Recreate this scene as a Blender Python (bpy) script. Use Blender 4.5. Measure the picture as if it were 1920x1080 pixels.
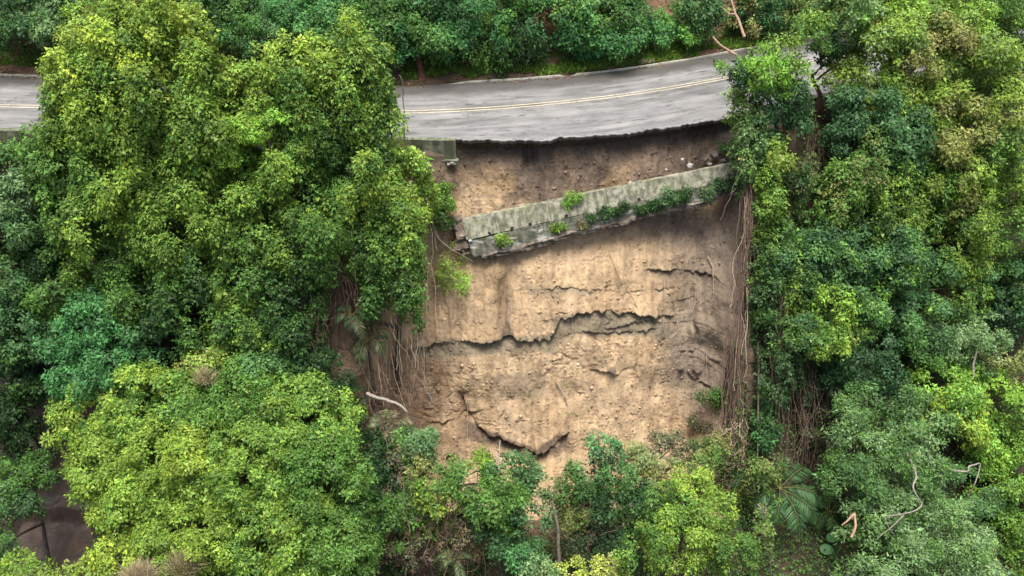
import bpy, math
import numpy as np
from mathutils import Vector

for o in list(bpy.data.objects):
    bpy.data.objects.remove(o, do_unlink=True)
SC = bpy.context.scene
COL = SC.collection

# ------------------------------------------------------------------ camera
FPX = 1844.0                       # focal length in pixels of a 1920 px wide frame
PITCH = math.radians(38.0)
CAM = np.array([0.0, -53.8, 30.2])
cam = bpy.data.cameras.new('camera')
cam.sensor_width = 36.0
cam.lens = 36.0 * FPX / 1920.0
cam.clip_start, cam.clip_end = 0.5, 2000.0
cam_o = bpy.data.objects.new('camera', cam)
cam_o.location = CAM
cam_o.rotation_euler = (math.radians(90) - PITCH, 0, 0)
COL.objects.link(cam_o)
SC.camera = cam_o

# ------------------------------------------------------------------ sky, sun, exposure
SUN_EL, SUN_AZ = math.radians(85), math.radians(170)      # azimuth from +Y towards +X
world = bpy.data.worlds.new('World')
SC.world = world
world.use_nodes = True
wn = world.node_tree
sky = wn.nodes.new('ShaderNodeTexSky')
sky.sky_type = 'NISHITA'
sky.sun_disc = False
sky.sun_elevation = SUN_EL
sky.sun_rotation = SUN_AZ
sky.air_density = 1.0
sky.dust_density = 6.0
sky.ozone_density = 0.6
bg = wn.nodes['Background']
bg.inputs['Strength'].default_value = 0.05
wn.links.new(sky.outputs[0], bg.inputs[0])
sun = bpy.data.lights.new('sun', 'SUN')
sun.energy = 1.5
sun.angle = math.radians(30)
sun.color = (1.0, 0.98, 0.93)
sun_o = bpy.data.objects.new('sun', sun)
sd = Vector((math.cos(SUN_EL) * math.sin(SUN_AZ), math.cos(SUN_EL) * math.cos(SUN_AZ), math.sin(SUN_EL)))
sun_o.rotation_euler = sd.to_track_quat('Z', 'Y').to_euler()
sun_o.location = (-30, 20, 60)
COL.objects.link(sun_o)
SC.view_settings.view_transform = 'Standard'
SC.view_settings.look = 'None'
SC.view_settings.exposure = 1.95
SC.view_settings.gamma = 1.0
SC.cycles.max_bounces = 6
SC.cycles.diffuse_bounces = 3
SC.cycles.transmission_bounces = 4
SC.cycles.use_denoising = True

# ------------------------------------------------------------------ projection helpers
CT, ST = math.cos(PITCH), math.sin(PITCH)
def rays(u, v):
    a = (np.asarray(u, float) - 960) / FPX
    b = (540 - np.asarray(v, float)) / FPX
    return np.stack([a + 0 * b, CT + b * ST + 0 * a, -ST + b * CT + 0 * a], -1)
def on_z(u, v, z=0.0):
    d = rays(u, v); t = (z - CAM[2]) / d[..., 2]
    return CAM + d * t[..., None]
def project(P):
    q = np.asarray(P, float) - CAM
    dep = q[..., 1] * CT - q[..., 2] * ST
    up = q[..., 1] * ST + q[..., 2] * CT
    return 960 + FPX * q[..., 0] / dep, 540 - FPX * up / dep, dep

# ------------------------------------------------------------------ noise (numpy)
def _hash(i, j, k, seed):
    n = (i * 374761393 + j * 668265263 + k * 2147483647 + seed * 1274126177) & 0xFFFFFFFF
    n = ((n ^ (n >> 13)) * 1274126177) & 0xFFFFFFFF
    n = ((n ^ (n >> 16)) * 2246822519) & 0xFFFFFFFF
    return ((n ^ (n >> 15)) & 0xFFFF) / 65535.0
def vnoise(x, y, z=0.0, seed=0):
    x, y, z = np.broadcast_arrays(np.asarray(x, float), np.asarray(y, float), np.asarray(z, float))
    i, j, k = np.floor(x).astype(np.int64), np.floor(y).astype(np.int64), np.floor(z).astype(np.int64)
    fx, fy, fz = x - i, y - j, z - k
    fx, fy, fz = [f * f * f * (f * (f * 6 - 15) + 10) for f in (fx, fy, fz)]
    r = 0
    for a in (0, 1):
        for b in (0, 1):
            for c in (0, 1):
                w = (fx if a else 1 - fx) * (fy if b else 1 - fy) * (fz if c else 1 - fz)
                r = r + w * _hash(i + a, j + b, k + c, seed)
    return r * 2 - 1
def fbm(x, y, z=0.0, oct=4, seed=0, gain=0.5):
    r, amp, tot = 0, 1.0, 0.0
    for o in range(oct):
        r = r + amp * vnoise(x, y, z, seed + o * 17); tot += amp
        x, y, z = np.asarray(x) * 2.03, np.asarray(y) * 2.03, np.asarray(z) * 2.03
        amp *= gain
    return r / tot
def smooth(a, b, x):
    t = np.clip((np.asarray(x, float) - a) / (b - a), 0, 1)
    return t * t * (3 - 2 * t)

# ------------------------------------------------------------------ mesh helpers
def make_mesh(name, V, F, mat=None, col=None, uv=None, smooth_=False, colname='tint'):
    """F: (n,3) or (n,4) array, or a list of polygons."""
    V = np.asarray(V, np.float32).reshape(-1, 3)
    me = bpy.data.meshes.new(name)
    if isinstance(F, np.ndarray):
        n, k = F.shape
        me.vertices.add(len(V)); me.vertices.foreach_set('co', V.ravel())
        me.loops.add(n * k); me.loops.foreach_set('vertex_index', F.astype(np.int32).ravel())
        me.polygons.add(n)
        me.polygons.foreach_set('loop_start', np.arange(0, n * k, k, dtype=np.int32))
        me.polygons.foreach_set('loop_total', np.full(n, k, np.int32))
        me.update(calc_edges=True)
    else:
        me.from_pydata([tuple(p) for p in V.tolist()], [], F)
        me.update()
    if col is not None:
        col = np.asarray(col, np.float32)
        dom = 'POINT' if len(col) == len(V) else 'FACE'
        at = me.attributes.new(colname, 'FLOAT_COLOR', dom)
        c4 = np.ones((len(col), 4), np.float32); c4[:, :3] = col
        at.data.foreach_set('color', c4.ravel())
    if uv is not None:
        l = me.uv_layers.new(name='UVMap')
        vi = np.empty(len(me.loops), np.int32); me.loops.foreach_get('vertex_index', vi)
        l.data.foreach_set('uv', np.asarray(uv, np.float32)[vi].ravel())
    if smooth_:
        me.polygons.foreach_set('use_smooth', np.ones(len(me.polygons), bool))
    if mat:
        me.materials.append(mat)
    return me
def link(name, me, parent=None, loc=(0, 0, 0)):
    o = bpy.data.objects.new(name, me)
    COL.objects.link(o)
    o.location = loc
    if parent:
        o.parent = parent
    return o
def tag(o, label=None, cat=None, group=None, kind=None):
    if label: o['label'] = label
    if cat: o['category'] = cat
    if group: o['group'] = group
    if kind: o['kind'] = kind
    return o
def grid_faces(nu, nv):
    i, j = np.meshgrid(np.arange(nu - 1), np.arange(nv - 1), indexing='ij')
    a = (i * nv + j).ravel()
    return np.stack([a, a + nv, a + nv + 1, a + 1], -1)
def tube(pts, rad, sides=6):
    pts = np.asarray(pts, float); n = len(pts)
    rad = np.broadcast_to(np.asarray(rad, float), (n,))
    T = np.gradient(pts, axis=0); T /= np.linalg.norm(T, axis=1)[:, None] + 1e-9
    ref = np.where(np.abs(T[:, 2:3]) > 0.9, [[1.0, 0, 0]], [[0, 0, 1.0]])
    A = np.cross(T, ref); A /= np.linalg.norm(A, axis=1)[:, None] + 1e-9
    B = np.cross(T, A)
    ang = np.linspace(0, 2 * np.pi, sides, endpoint=False)
    V = pts[:, None] + rad[:, None, None] * (np.cos(ang)[None, :, None] * A[:, None] + np.sin(ang)[None, :, None] * B[:, None])
    i, j = np.meshgrid(np.arange(n - 1), np.arange(sides), indexing='ij')
    a = (i * sides + j).ravel(); b = (i * sides + (j + 1) % sides).ravel()
    return V.reshape(-1, 3), np.stack([a, b, b + sides, a + sides], -1)
def join(parts):
    Vs, Fs, off = [], [], 0
    for V, F in parts:
        Vs.append(V); Fs.append(F + off); off += len(V)
    return np.concatenate(Vs), np.concatenate(Fs)
def curve_pts(ctrl, n, wob=0.0, seed=0):
    """Catmull-Rom through control points with noise wobble."""
    P = np.asarray(ctrl, float)
    P = np.vstack([2 * P[0] - P[1], P, 2 * P[-1] - P[-2]])
    t = np.linspace(0, len(P) - 3 - 1e-6, n)
    i = t.astype(int); f = (t - i)[:, None]
    p0, p1, p2, p3 = P[i], P[i + 1], P[i + 2], P[i + 3]
    q = 0.5 * (2 * p1 + (p2 - p0) * f + (2 * p0 - 5 * p1 + 4 * p2 - p3) * f ** 2 + (3 * p1 - p0 - 3 * p2 + p3) * f ** 3)
    if wob:
        s = np.linspace(0, n / 4.0, n)
        w = np.sin(np.linspace(0, np.pi, n)) ** 0.5
        for k in range(3):
            q[:, k] += wob * w * fbm(s, seed * 3.1 + k * 7.7, 0, 3, seed)
    return q
RUN = [100]
def rng_next():
    RUN[0] += 1
    return np.random.default_rng(RUN[0])

# ------------------------------------------------------------------ materials
def new_mat(name):
    m = bpy.data.materials.new(name); m.use_nodes = True
    nt = m.node_tree
    return m, nt, nt.nodes['Principled BSDF']
def N(nt, t, **kw):
    n = nt.nodes.new(t)
    for k, v in kw.items():
        if k in n.inputs.keys() if isinstance(k, str) else False:
            n.inputs[k].default_value = v
        else:
            setattr(n, k, v)
    return n
def ramp(nt, fac, stops):
    r = nt.nodes.new('ShaderNodeValToRGB')
    el = r.color_ramp.elements
    while len(el) > 1: el.remove(el[-1])
    for i, (p, c) in enumerate(stops):
        e = el[0] if i == 0 else el.new(p)
        e.position = p
        e.color = (c, c, c, 1) if isinstance(c, (int, float)) else (*c, 1)
    nt.links.new(fac, r.inputs[0])
    return r.outputs[0]
def mix(nt, a, b, fac, mode='MIX'):
    m = nt.nodes.new('ShaderNodeMix'); m.data_type = 'RGBA'; m.blend_type = mode
    for sock, val in ((m.inputs[6], a), (m.inputs[7], b), (m.inputs[0], fac)):
        if hasattr(val, 'is_linked'): nt.links.new(val, sock)
        elif isinstance(val, tuple): sock.default_value = (*val, 1)
        else: sock.default_value = val
    return m.outputs[2]
def noise(nt, vec, scale, detail=4, rough=0.55, dist=0.0):
    n = nt.nodes.new('ShaderNodeTexNoise')
    n.inputs['Scale'].default_value = scale; n.inputs['Detail'].default_value = detail
    n.inputs['Roughness'].default_value = rough; n.inputs['Distortion'].default_value = dist
    if vec is not None: nt.links.new(vec, n.inputs['Vector'])
    return n.outputs[0]
def mapping(nt, vec, scale=(1, 1, 1), rot=(0, 0, 0)):
    m = nt.nodes.new('ShaderNodeMapping')
    m.inputs['Scale'].default_value = scale; m.inputs['Rotation'].default_value = rot
    nt.links.new(vec, m.inputs['Vector'])
    return m.outputs[0]
def bump(nt, h, strength, dist, bsdf, prev=None):
    b = nt.nodes.new('ShaderNodeBump')
    b.inputs['Strength'].default_value = strength; b.inputs['Distance'].default_value = dist
    nt.links.new(h, b.inputs['Height'])
    if prev is not None: nt.links.new(prev, b.inputs['Normal'])
    if bsdf is not None: nt.links.new(b.outputs[0], bsdf.inputs['Normal'])
    return b.outputs[0]
def geo_pos(nt):
    return nt.nodes.new('ShaderNodeNewGeometry').outputs['Position']
def obj_co(nt):
    return nt.nodes.new('ShaderNodeTexCoord').outputs['Object']
def attr(nt, name='tint'):
    a = nt.nodes.new('ShaderNodeAttribute'); a.attribute_name = name
    return a.outputs['Color']

def leaf_material(name, transl=0.32, rough=0.5, spec=0.35):
    m, nt, b = new_mat(name)
    c = attr(nt)
    b.inputs['Roughness'].default_value = rough
    b.inputs['Specular IOR Level'].default_value = spec
    nt.links.new(c, b.inputs['Base Color'])
    tr = nt.nodes.new('ShaderNodeBsdfTranslucent')
    tc = mix(nt, c, (1.0, 0.95, 0.45), 1.0, 'MULTIPLY')
    tc = mix(nt, tc, (1.4, 1.4, 1.4), 1.0, 'MULTIPLY')
    nt.links.new(tc, tr.inputs[0])
    ms = nt.nodes.new('ShaderNodeMixShader'); ms.inputs[0].default_value = transl
    nt.links.new(b.outputs[0], ms.inputs[1]); nt.links.new(tr.outputs[0], ms.inputs[2])
    nt.links.new(ms.outputs[0], nt.nodes['Material Output'].inputs[0])
    return m
LEAF = leaf_material('leaf', 0.15, 0.5, 0.2)
DRY = leaf_material('dry_leaf', 0.15, 0.8, 0.15)

def bark_material(name, c1, c2, scale=6.0):
    m, nt, b = new_mat(name)
    p = geo_pos(nt)
    n1 = noise(nt, mapping(nt, p, (1, 1, 0.25)), scale, 6, 0.65)
    nt.links.new(ramp(nt, n1, [(0.3, c1), (0.7, c2)]), b.inputs['Base Color'])
    b.inputs['Roughness'].default_value = 0.85
    bump(nt, n1, 0.6, 0.05, b)
    return m
BARK = bark_material('bark_grey_brown', (0.045, 0.035, 0.025), (0.16, 0.13, 0.10))
BARK_RED = bark_material('bark_red', (0.06, 0.025, 0.018), (0.19, 0.075, 0.05), 4)
BARK_PALE = bark_material('bark_pale', (0.14, 0.12, 0.095), (0.36, 0.32, 0.27), 8)
BARK_TAN = bark_material('bark_tan', (0.20, 0.12, 0.08), (0.42, 0.27, 0.19), 8)
VINE = bark_material('vine_stem', (0.07, 0.042, 0.03), (0.20, 0.125, 0.095), 8)
ROOT = bark_material('root_pale', (0.24, 0.17, 0.11), (0.46, 0.36, 0.25), 9)

def soil_material(name, fine=1.0):
    m, nt, b = new_mat(name)
    p = geo_pos(nt)
    c = attr(nt)
    n_big = noise(nt, p, 0.9, 5, 0.6)
    n_mid = noise(nt, p, 4.5, 6, 0.65, 0.3)
    n_fin = noise(nt, p, 22.0, 6, 0.7)
    c = mix(nt, c, ramp(nt, n_big, [(0.25, (0.62, 0.62, 0.66)), (0.75, (1.3, 1.27, 1.2))]), 0.8, 'MULTIPLY')
    c = mix(nt, c, ramp(nt, n_mid, [(0.3, (0.55, 0.53, 0.52)), (0.5, (1, 1, 1)), (0.75, (1.28, 1.24, 1.15))]), 0.75, 'MULTIPLY')
    c = mix(nt, c, ramp(nt, n_fin, [(0.32, (0.55, 0.53, 0.5)), (0.52, (1, 1, 1)), (0.72, (1.45, 1.42, 1.35))]), 0.7, 'MULTIPLY')
    vor = nt.nodes.new('ShaderNodeTexVoronoi'); vor.inputs['Scale'].default_value = 9.0
    nt.links.new(p, vor.inputs['Vector'])
    peb = ramp(nt, vor.outputs[0], [(0.10, 1.0), (0.2, 0.0)])
    sel = ramp(nt, noise(nt, p, 1.7, 2), [(0.52, 0.0), (0.62, 0.6)])
    pm = mix(nt, (0, 0, 0), peb, sel)
    c = mix(nt, c, (0.55, 0.48, 0.38), pm)
    nt.links.new(c, b.inputs['Base Color'])
    b.inputs['Roughness'].default_value = 0.93
    b.inputs['Specular IOR Level'].default_value = 0.2
    n = bump(nt, n_mid, 0.5, 0.08, None)
    bump(nt, n_fin, 0.7, 0.03 * fine, b, n)
    return m
SOIL = soil_material('soil')

def concrete_material(name, base, dark, moss, moss_lo, white=0.0):
    m, nt, b = new_mat(name)
    p = geo_pos(nt)
    streak = noise(nt, mapping(nt, p, (3.2, 3.2, 0.35)), 1.0, 5, 0.6)
    blot = noise(nt, p, 1.3, 5, 0.65, 0.4)
    fine = noise(nt, p, 25, 5, 0.7)
    c = ramp(nt, streak, [(0.42, dark), (0.54, base), (0.70, tuple(min(1, x * 1.25) for x in base))])
    c = mix(nt, c, moss, ramp(nt, blot, [(moss_lo, 0.0), (moss_lo + 0.16, 0.55)]))
    if white:
        w = noise(nt, mapping(nt, p, (0.7, 0.7, 1.6)), 1.9, 4, 0.6, 0.3)
        c = mix(nt, c, (0.62, 0.62, 0.57), ramp(nt, w, [(0.53, 0.0), (0.63, white)]))
    c = mix(nt, c, ramp(nt, fine, [(0.3, 0.6), (0.55, 1.0), (0.8, 1.15)]), 0.8, 'MULTIPLY')
    nt.links.new(c, b.inputs['Base Color'])
    b.inputs['Roughness'].default_value = 0.9
    n = bump(nt, blot, 0.3, 0.05, None)
    bump(nt, fine, 0.6, 0.02, b, n)
    return m
CONC_TOP = concrete_material('concrete_mossy_pale', (0.285, 0.275, 0.21), (0.12, 0.117, 0.085), (0.145, 0.16, 0.075), 0.45)
CONC_MID = concrete_material('concrete_stained', (0.20, 0.195, 0.15), (0.075, 0.08, 0.06), (0.075, 0.09, 0.045), 0.44, 0.55)
CONC_FOOT = concrete_material('concrete_footing', (0.165, 0.135, 0.11), (0.07, 0.055, 0.045), (0.10, 0.08, 0.055), 0.46, 0.3)
CONC_OLD = concrete_material('concrete_dark', (0.17, 0.18, 0.12), (0.08, 0.085, 0.055), (0.08, 0.11, 0.04), 0.44)

def rock_material(name, c1, c2):
    m, nt, b = new_mat(name)
    p = geo_pos(nt)
    n1 = noise(nt, p, 3.0, 6, 0.65)
    nt.links.new(ramp(nt, n1, [(0.3, c1), (0.7, c2)]), b.inputs['Base Color'])
    b.inputs['Roughness'].default_value = 0.85
    bump(nt, n1, 0.6, 0.06, b)
    return m
ROCK_PALE = rock_material('rock_pale', (0.25, 0.235, 0.22), (0.5, 0.48, 0.45))
ROCK_DARK = rock_material('rock_dark', (0.04, 0.035, 0.03), (0.13, 0.11, 0.09))
ROCK_GREY = rock_material('rock_grey', (0.13, 0.115, 0.10), (0.30, 0.27, 0.23))
ROCK_BROWN = rock_material('rock_brown', (0.085, 0.062, 0.048), (0.20, 0.15, 0.11))

def asphalt_material():
    m, nt, b = new_mat('asphalt')
    uv = nt.nodes.new('ShaderNodeUVMap').outputs[0]
    p = geo_pos(nt)
    sep = nt.nodes.new('ShaderNodeSeparateXYZ'); nt.links.new(uv, sep.inputs[0])
    streak = noise(nt, mapping(nt, uv, (0.13, 1.5, 1)), 1.0, 7, 0.66, 0.35)
    fine_st = noise(nt, mapping(nt, uv, (0.55, 3.0, 1)), 1.0, 8, 0.78, 0.5)
    blot = noise(nt, p, 0.55, 5, 0.6, 0.3)
    grain = noise(nt, p, 60, 3, 0.7)
    c = ramp(nt, streak, [(0.30, (0.115, 0.113, 0.110)), (0.5, (0.19, 0.187, 0.182)), (0.7, (0.285, 0.28, 0.272))])
    damp = ramp(nt, fine_st, [(0.54, 0.0), (0.62, 0.85)])
    c = mix(nt, c, (0.055, 0.054, 0.056), damp)
    c = mix(nt, c, ramp(nt, blot, [(0.34, 0.85), (0.5, 0.98), (0.64, 1.08)]), 0.9, 'MULTIPLY')
    # silt and damp litter stain that lies along the inner gutter
    add = nt.nodes.new('ShaderNodeMath'); add.operation = 'MULTIPLY_ADD'
    nt.links.new(blot, add.inputs[0]); add.inputs[1].default_value = -2.4; nt.links.new(sep.outputs[1], add.inputs[2])
    gut = ramp(nt, add.outputs[0], [(0.0, 1.0), (0.9, 0.0)])
    c = mix(nt, c, (0.062, 0.058, 0.052), mix(nt, (0, 0, 0), gut, 0.85))
    vor = nt.nodes.new('ShaderNodeTexVoronoi'); vor.feature = 'DISTANCE_TO_EDGE'; vor.inputs['Scale'].default_value = 0.5
    wv = nt.nodes.new('ShaderNodeVectorMath'); wv.operation = 'ADD'
    nn = nt.nodes.new('ShaderNodeTexNoise'); nn.inputs['Scale'].default_value = 1.6; nt.links.new(p, nn.inputs['Vector'])
    nt.links.new(p, wv.inputs[0]); nt.links.new(nn.outputs[1], wv.inputs[1])
    nt.links.new(mapping(nt, wv.outputs[0], (0.6, 1.0, 1)), vor.inputs['Vector'])
    crack = ramp(nt, vor.outputs[0], [(0.006, 0.8), (0.016, 0.0)])
    csel = ramp(nt, noise(nt, p, 0.3, 2), [(0.5, 0.0), (0.6, 0.7)])
    c = mix(nt, c, (0.05, 0.05, 0.05), mix(nt, (0, 0, 0), crack, csel))
    c = mix(nt, c, ramp(nt, grain, [(0.3, 0.75), (0.7, 1.2)]), 0.7, 'MULTIPLY')
    nt.links.new(c, b.inputs['Base Color'])
    r = ramp(nt, blot, [(0.3, 0.38), (0.7, 0.58)])
    nt.links.new(r, b.inputs['Roughness'])
    bump(nt, grain, 0.35, 0.01, b)
    return m
ASPHALT = asphalt_material()

def paint_material(name, colr, under):
    m, nt, b = new_mat(name)
    p = geo_pos(nt)
    w = noise(nt, p, 5, 6, 0.7)
    w2 = noise(nt, p, 0.6, 3)
    c = mix(nt, colr, under, ramp(nt, w, [(0.46, 0.0), (0.66, 0.8)]))
    c = mix(nt, c, ramp(nt, w2, [(0.3, 0.75), (0.7, 1.1)]), 1.0, 'MULTIPLY')
    nt.links.new(c, b.inputs['Base Color'])
    b.inputs['Roughness'].default_value = 0.6
    return m
YELLOW = paint_material('paint_yellow', (0.60, 0.52, 0.36), (0.25, 0.24, 0.22))
KERB_M = paint_material('kerb_concrete', (0.40, 0.39, 0.33), (0.12, 0.13, 0.08))

def water_material():
    m, nt, b = new_mat('stream_water')
    p = geo_pos(nt)
    n1 = noise(nt, mapping(nt, p, (1, 0.5, 1)), 1.6, 6, 0.65, 0.5)
    n2 = noise(nt, mapping(nt, p, (1.0, 2.2, 1)), 2.6, 5, 0.65, 0.4)
    c = ramp(nt, n1, [(0.3, (0.022, 0.013, 0.008)), (0.52, (0.055, 0.032, 0.018)), (0.72, (0.10, 0.058, 0.034))])
    c = mix(nt, c, (0.03, 0.024, 0.022), ramp(nt, n2, [(0.55, 0.0), (0.68, 0.8)]))
    nt.links.new(c, b.inputs['Base Color'])
    b.inputs['Roughness'].default_value = 0.5
    bump(nt, n2, 0.35, 0.08, b)
    return m
WATER = water_material()
m_hole, nt_, b_ = new_mat('weep_hole_pipe')
b_.inputs['Roughness'].default_value = 0.9
nt_.links.new(ramp(nt_, noise(nt_, geo_pos(nt_), 12, 4), [(0.3, (0.02, 0.02, 0.018)), (0.7, (0.05, 0.048, 0.04))]), b_.inputs['Base Color'])

# ------------------------------------------------------------------ road alignment from the place's plan
def line_fn(px):
    P = on_z([p[0] for p in px], [p[1] for p in px])
    xs, ys = P[:, 0], P[:, 1]
    gx = np.linspace(xs[0] - 70, xs[-1] + 70, 900)
    sl, sr = (ys[1] - ys[0]) / (xs[1] - xs[0]), (ys[-1] - ys[-2]) / (xs[-1] - xs[-2])
    gy = np.interp(gx, xs, ys)
    gy = np.where(gx < xs[0], ys[0] + sl * (gx - xs[0]), gy)
    gy = np.where(gx > xs[-1], ys[-1] + sr * (gx - xs[-1]), gy)
    k = np.hanning(41); k /= k.sum()
    gy2 = np.convolve(np.pad(gy, 20, mode='edge'), k, 'valid')
    return lambda x: np.interp(x, gx, gy2)
VE_PX = [(0, 241), (430, 250), (760, 258), (880, 262), (1000, 262), (1120, 253), (1240, 240), (1360, 221), (1470, 196), (1570, 168), (1720, 140), (1920, 118)]
def e_of_v(v, u=800): return max((v - np.interp(u, [p[0] for p in VE_PX], [p[1] for p in VE_PX])) / 50.0, 0.0)
yE = line_fn([(0, 241), (430, 250), (760, 258), (880, 262), (1000, 262), (1120, 253), (1240, 240), (1360, 221), (1470, 196), (1570, 168), (1720, 140), (1920, 118)])
yB = line_fn([(0, 141), (400, 156), (720, 163), (940, 151), (1060, 143), (1200, 127), (1300, 110), (1390, 94), (1500, 74), (1600, 60), (1760, 42), (1920, 30)])
yC = line_fn([(0, 199), (400, 208), (720, 212), (860, 208), (1000, 198), (1150, 182), (1280, 162), (1380, 143), (1520, 116), (1650, 98), (1920, 70)])

# ------------------------------------------------------------------ terrain
PROF_E = [-50, 0, 0.8, 3, 16, 22, 90]
PROF_Z = [0, 0.0, 0.35, 3.2, 19.5, 22.5, 40]
CL_E = [-1.2, -0.15, -0.75, -0.45, 0.9, 2.4, 3.4, 4.9, 7.2, 9.4, 12.2, 16.5]
CL_Z = [-0.27, -0.27, -1.0, -1.6, -4.6, -6.9, -7.8, -10.4, -15.2, -18.6, -21.2, -25.5]
def scar_l(z): return np.interp(z, [-26, -20, -15, -10, -6, -2, 0], [-11.0, -10.2, -9.2, -7.0, -5.6, -4.4, -4.0])
def scar_r(z): return np.interp(z, [-26, -18, -10, -4, 0], [12.5, 13.2, 14.2, 15.0, 15.2])
def cliff_z_of_e(e): return np.interp(e, [-0.6, 0.9, 2.4, 3.4, 4.9, 7.2, 9.4, 12.2, 16.5, 24, 40, 90], [-1.2, -4.6, -6.9, -7.8, -10.4, -15.2, -18.6, -20.9, -23.4, -26.5, -32, -50])
ST_X = -28.7
def terrain(x, y):
    x, y = np.broadcast_arrays(np.asarray(x, float), np.asarray(y, float))
    e = yE(x) - y
    b = y - yB(x)
    z = -np.interp(e, PROF_E, PROF_Z)
    rough = smooth(1.0, 4.0, e)
    z = z + rough * (0.9 * fbm(x * 0.16, y * 0.16, 0, 3, 5) + 0.35 * fbm(x * 0.6, y * 0.6, 0, 3, 9))
    # slide scar
    zc = cliff_z_of_e(e)
    mx = smooth(scar_l(zc) - 1.5, scar_l(zc) + 0.5, x) * (1 - smooth(scar_r(zc) - 0.5, scar_r(zc) + 1.5, x))
    inside = (e > -1.8)
    zs = np.where(e < -0.6, -1.5, zc) - 1.4 + 2.1 * smooth(10.5, 14, e)
    z = np.where(inside, z * (1 - mx) + np.minimum(zs, z) * mx, z)
    # stream gully
    g = 1 - smooth(2.0, 3.6, np.abs(x - ST_X - 0.25 * np.sin(e * 0.8)))
    zg = np.interp(e, [7, 10.5, 13.6, 14.3, 14.8, 18.5, 40], [-8.5, -15, -18.9, -19.2, -20.1, -20.7, -30])
    z = z * (1 - g) + np.minimum(z, zg) * g
    # bank above the road
    bank = np.interp(b, [-0.2, 0.3, 1.4, 3.0, 8.0, 14, 60], [0, 0.10, 0.35, 1.3, 5.0, 10.5, 44])
    bank = bank + smooth(1.0, 3.0, b) * (0.7 * fbm(x * 0.22, y * 0.22, 0, 4, 21))
    z = np.where(b > -0.2, bank, z)
    onroad = (e < 0.15) & (b < 0.15)
    z = np.where(onroad & (z > -0.4), np.where(b > -0.05, z - 0.1, -0.32), z)
    return z
def hit(u, v, t0=35.0, t1=110.0):
    t = np.linspace(t0, t1, 700)
    P = CAM + rays(u, v) * t[:, None]
    below = P[:, 2] < np.where((yE(P[:, 0]) < P[:, 1]) & (P[:, 1] < yB(P[:, 0])), 0.0, terrain(P[:, 0], P[:, 1]))
    return P[np.argmax(below)]
def at_e(u, v, e):
    """point on the ray that is e metres out from the road's outer edge"""
    d = rays(u, v); t = 60.0
    for _ in range(25):
        x = CAM[0] + d[0] * t
        t = 0.5 * t + 0.5 * (yE(x) - e - CAM[1]) / d[1]
    return CAM + d * t

xs = np.concatenate([np.linspace(-140, -50, 24, endpoint=False), np.arange(-50, 50, 0.4), np.linspace(50, 140, 25)])
ys = np.concatenate([np.linspace(-110, -34, 26, endpoint=False), np.arange(-34, 24, 0.4), np.linspace(24, 140, 30)])
X, Y = np.meshgrid(xs, ys, indexing='ij')
Z = terrain(X, Y)
gn = fbm(X * 0.35, Y * 0.35, Z * 0.35, 4, 3)[..., None]
ee = (yE(X) - Y)[..., None]; bb = (Y - yB(X))[..., None]
tc = np.where(gn > 0.05, [[[0.060, 0.045, 0.03]]], [[[0.042, 0.038, 0.022]]])
red = smooth(0.0, 0.25, fbm(X * 0.2, Y * 0.2, 0, 3, 44))[..., None]
tc = np.where(bb > 0.2, [[[0.17, 0.10, 0.065]]] * (1 - red) + np.array([[[0.12, 0.085, 0.055]]]) * red, tc)
fan = smooth(-11, -8, X) * (1 - smooth(12, 15, X)) * smooth(8, 10, yE(X) - Y)
tc = tc * (1 - fan[..., None]) + np.array([[[0.115, 0.078, 0.052]]]) * fan[..., None]
gul = (np.abs(X - ST_X) < 4)[..., None] & (ee > 6)
tc = np.where(gul, [[[0.05, 0.042, 0.035]]], tc)
me = make_mesh('hillside', np.stack([X, Y, Z], -1), grid_faces(len(xs), len(ys)), SOIL, tc.reshape(-1, 3), smooth_=True)
tag(link('hillside', me), 'steep hillside ground under the trees above and below the road', kind='structure')

# ------------------------------------------------------------------ road slab with the broken outer edge
def edge_break(x):
    """how far the broken asphalt edge steps in (+) or out from the smooth road edge"""
    m = smooth(-3.6, -2.8, x) * (1 - smooth(14.5, 16, x))
    d = 0.38 * fbm(x * 0.45, 3.3, 0, 3, 71) + 0.24 * fbm(x * 2.1, 1.3, 0, 3, 72) + 0.10 * vnoise(x * 6, 0, 0, 73)
    return m * (d + 0.05)
rx = np.concatenate([np.arange(-75, -45, 1.0), np.arange(-45, 40, 0.12), np.arange(40, 75, 1.0)])
rj = np.concatenate([np.linspace(0, 0.06, 4, endpoint=False), np.linspace(0.06, 1, 22)])
RX, RJ = np.meshgrid(rx, rj, indexing='ij')
y0 = yE(RX) + edge_break(RX); y1 = yB(RX) - 0.12
RY = y0 + (y1 - y0) * RJ
RZ = 0.012 * fbm(RX * 0.7, RY * 0.7, 0, 3, 8) - 0.05 * (1 - smooth(0, 0.05, RJ)) * smooth(-3.6, -2.8, RX) * (1 - smooth(14.5, 16, RX)) * (0.5 + fbm(RX * 0.8, 0, 0, 2, 81))
V = np.stack([RX, RY, RZ], -1).reshape(-1, 3)
F = grid_faces(len(rx), len(rj))
nj = len(rj)
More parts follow.
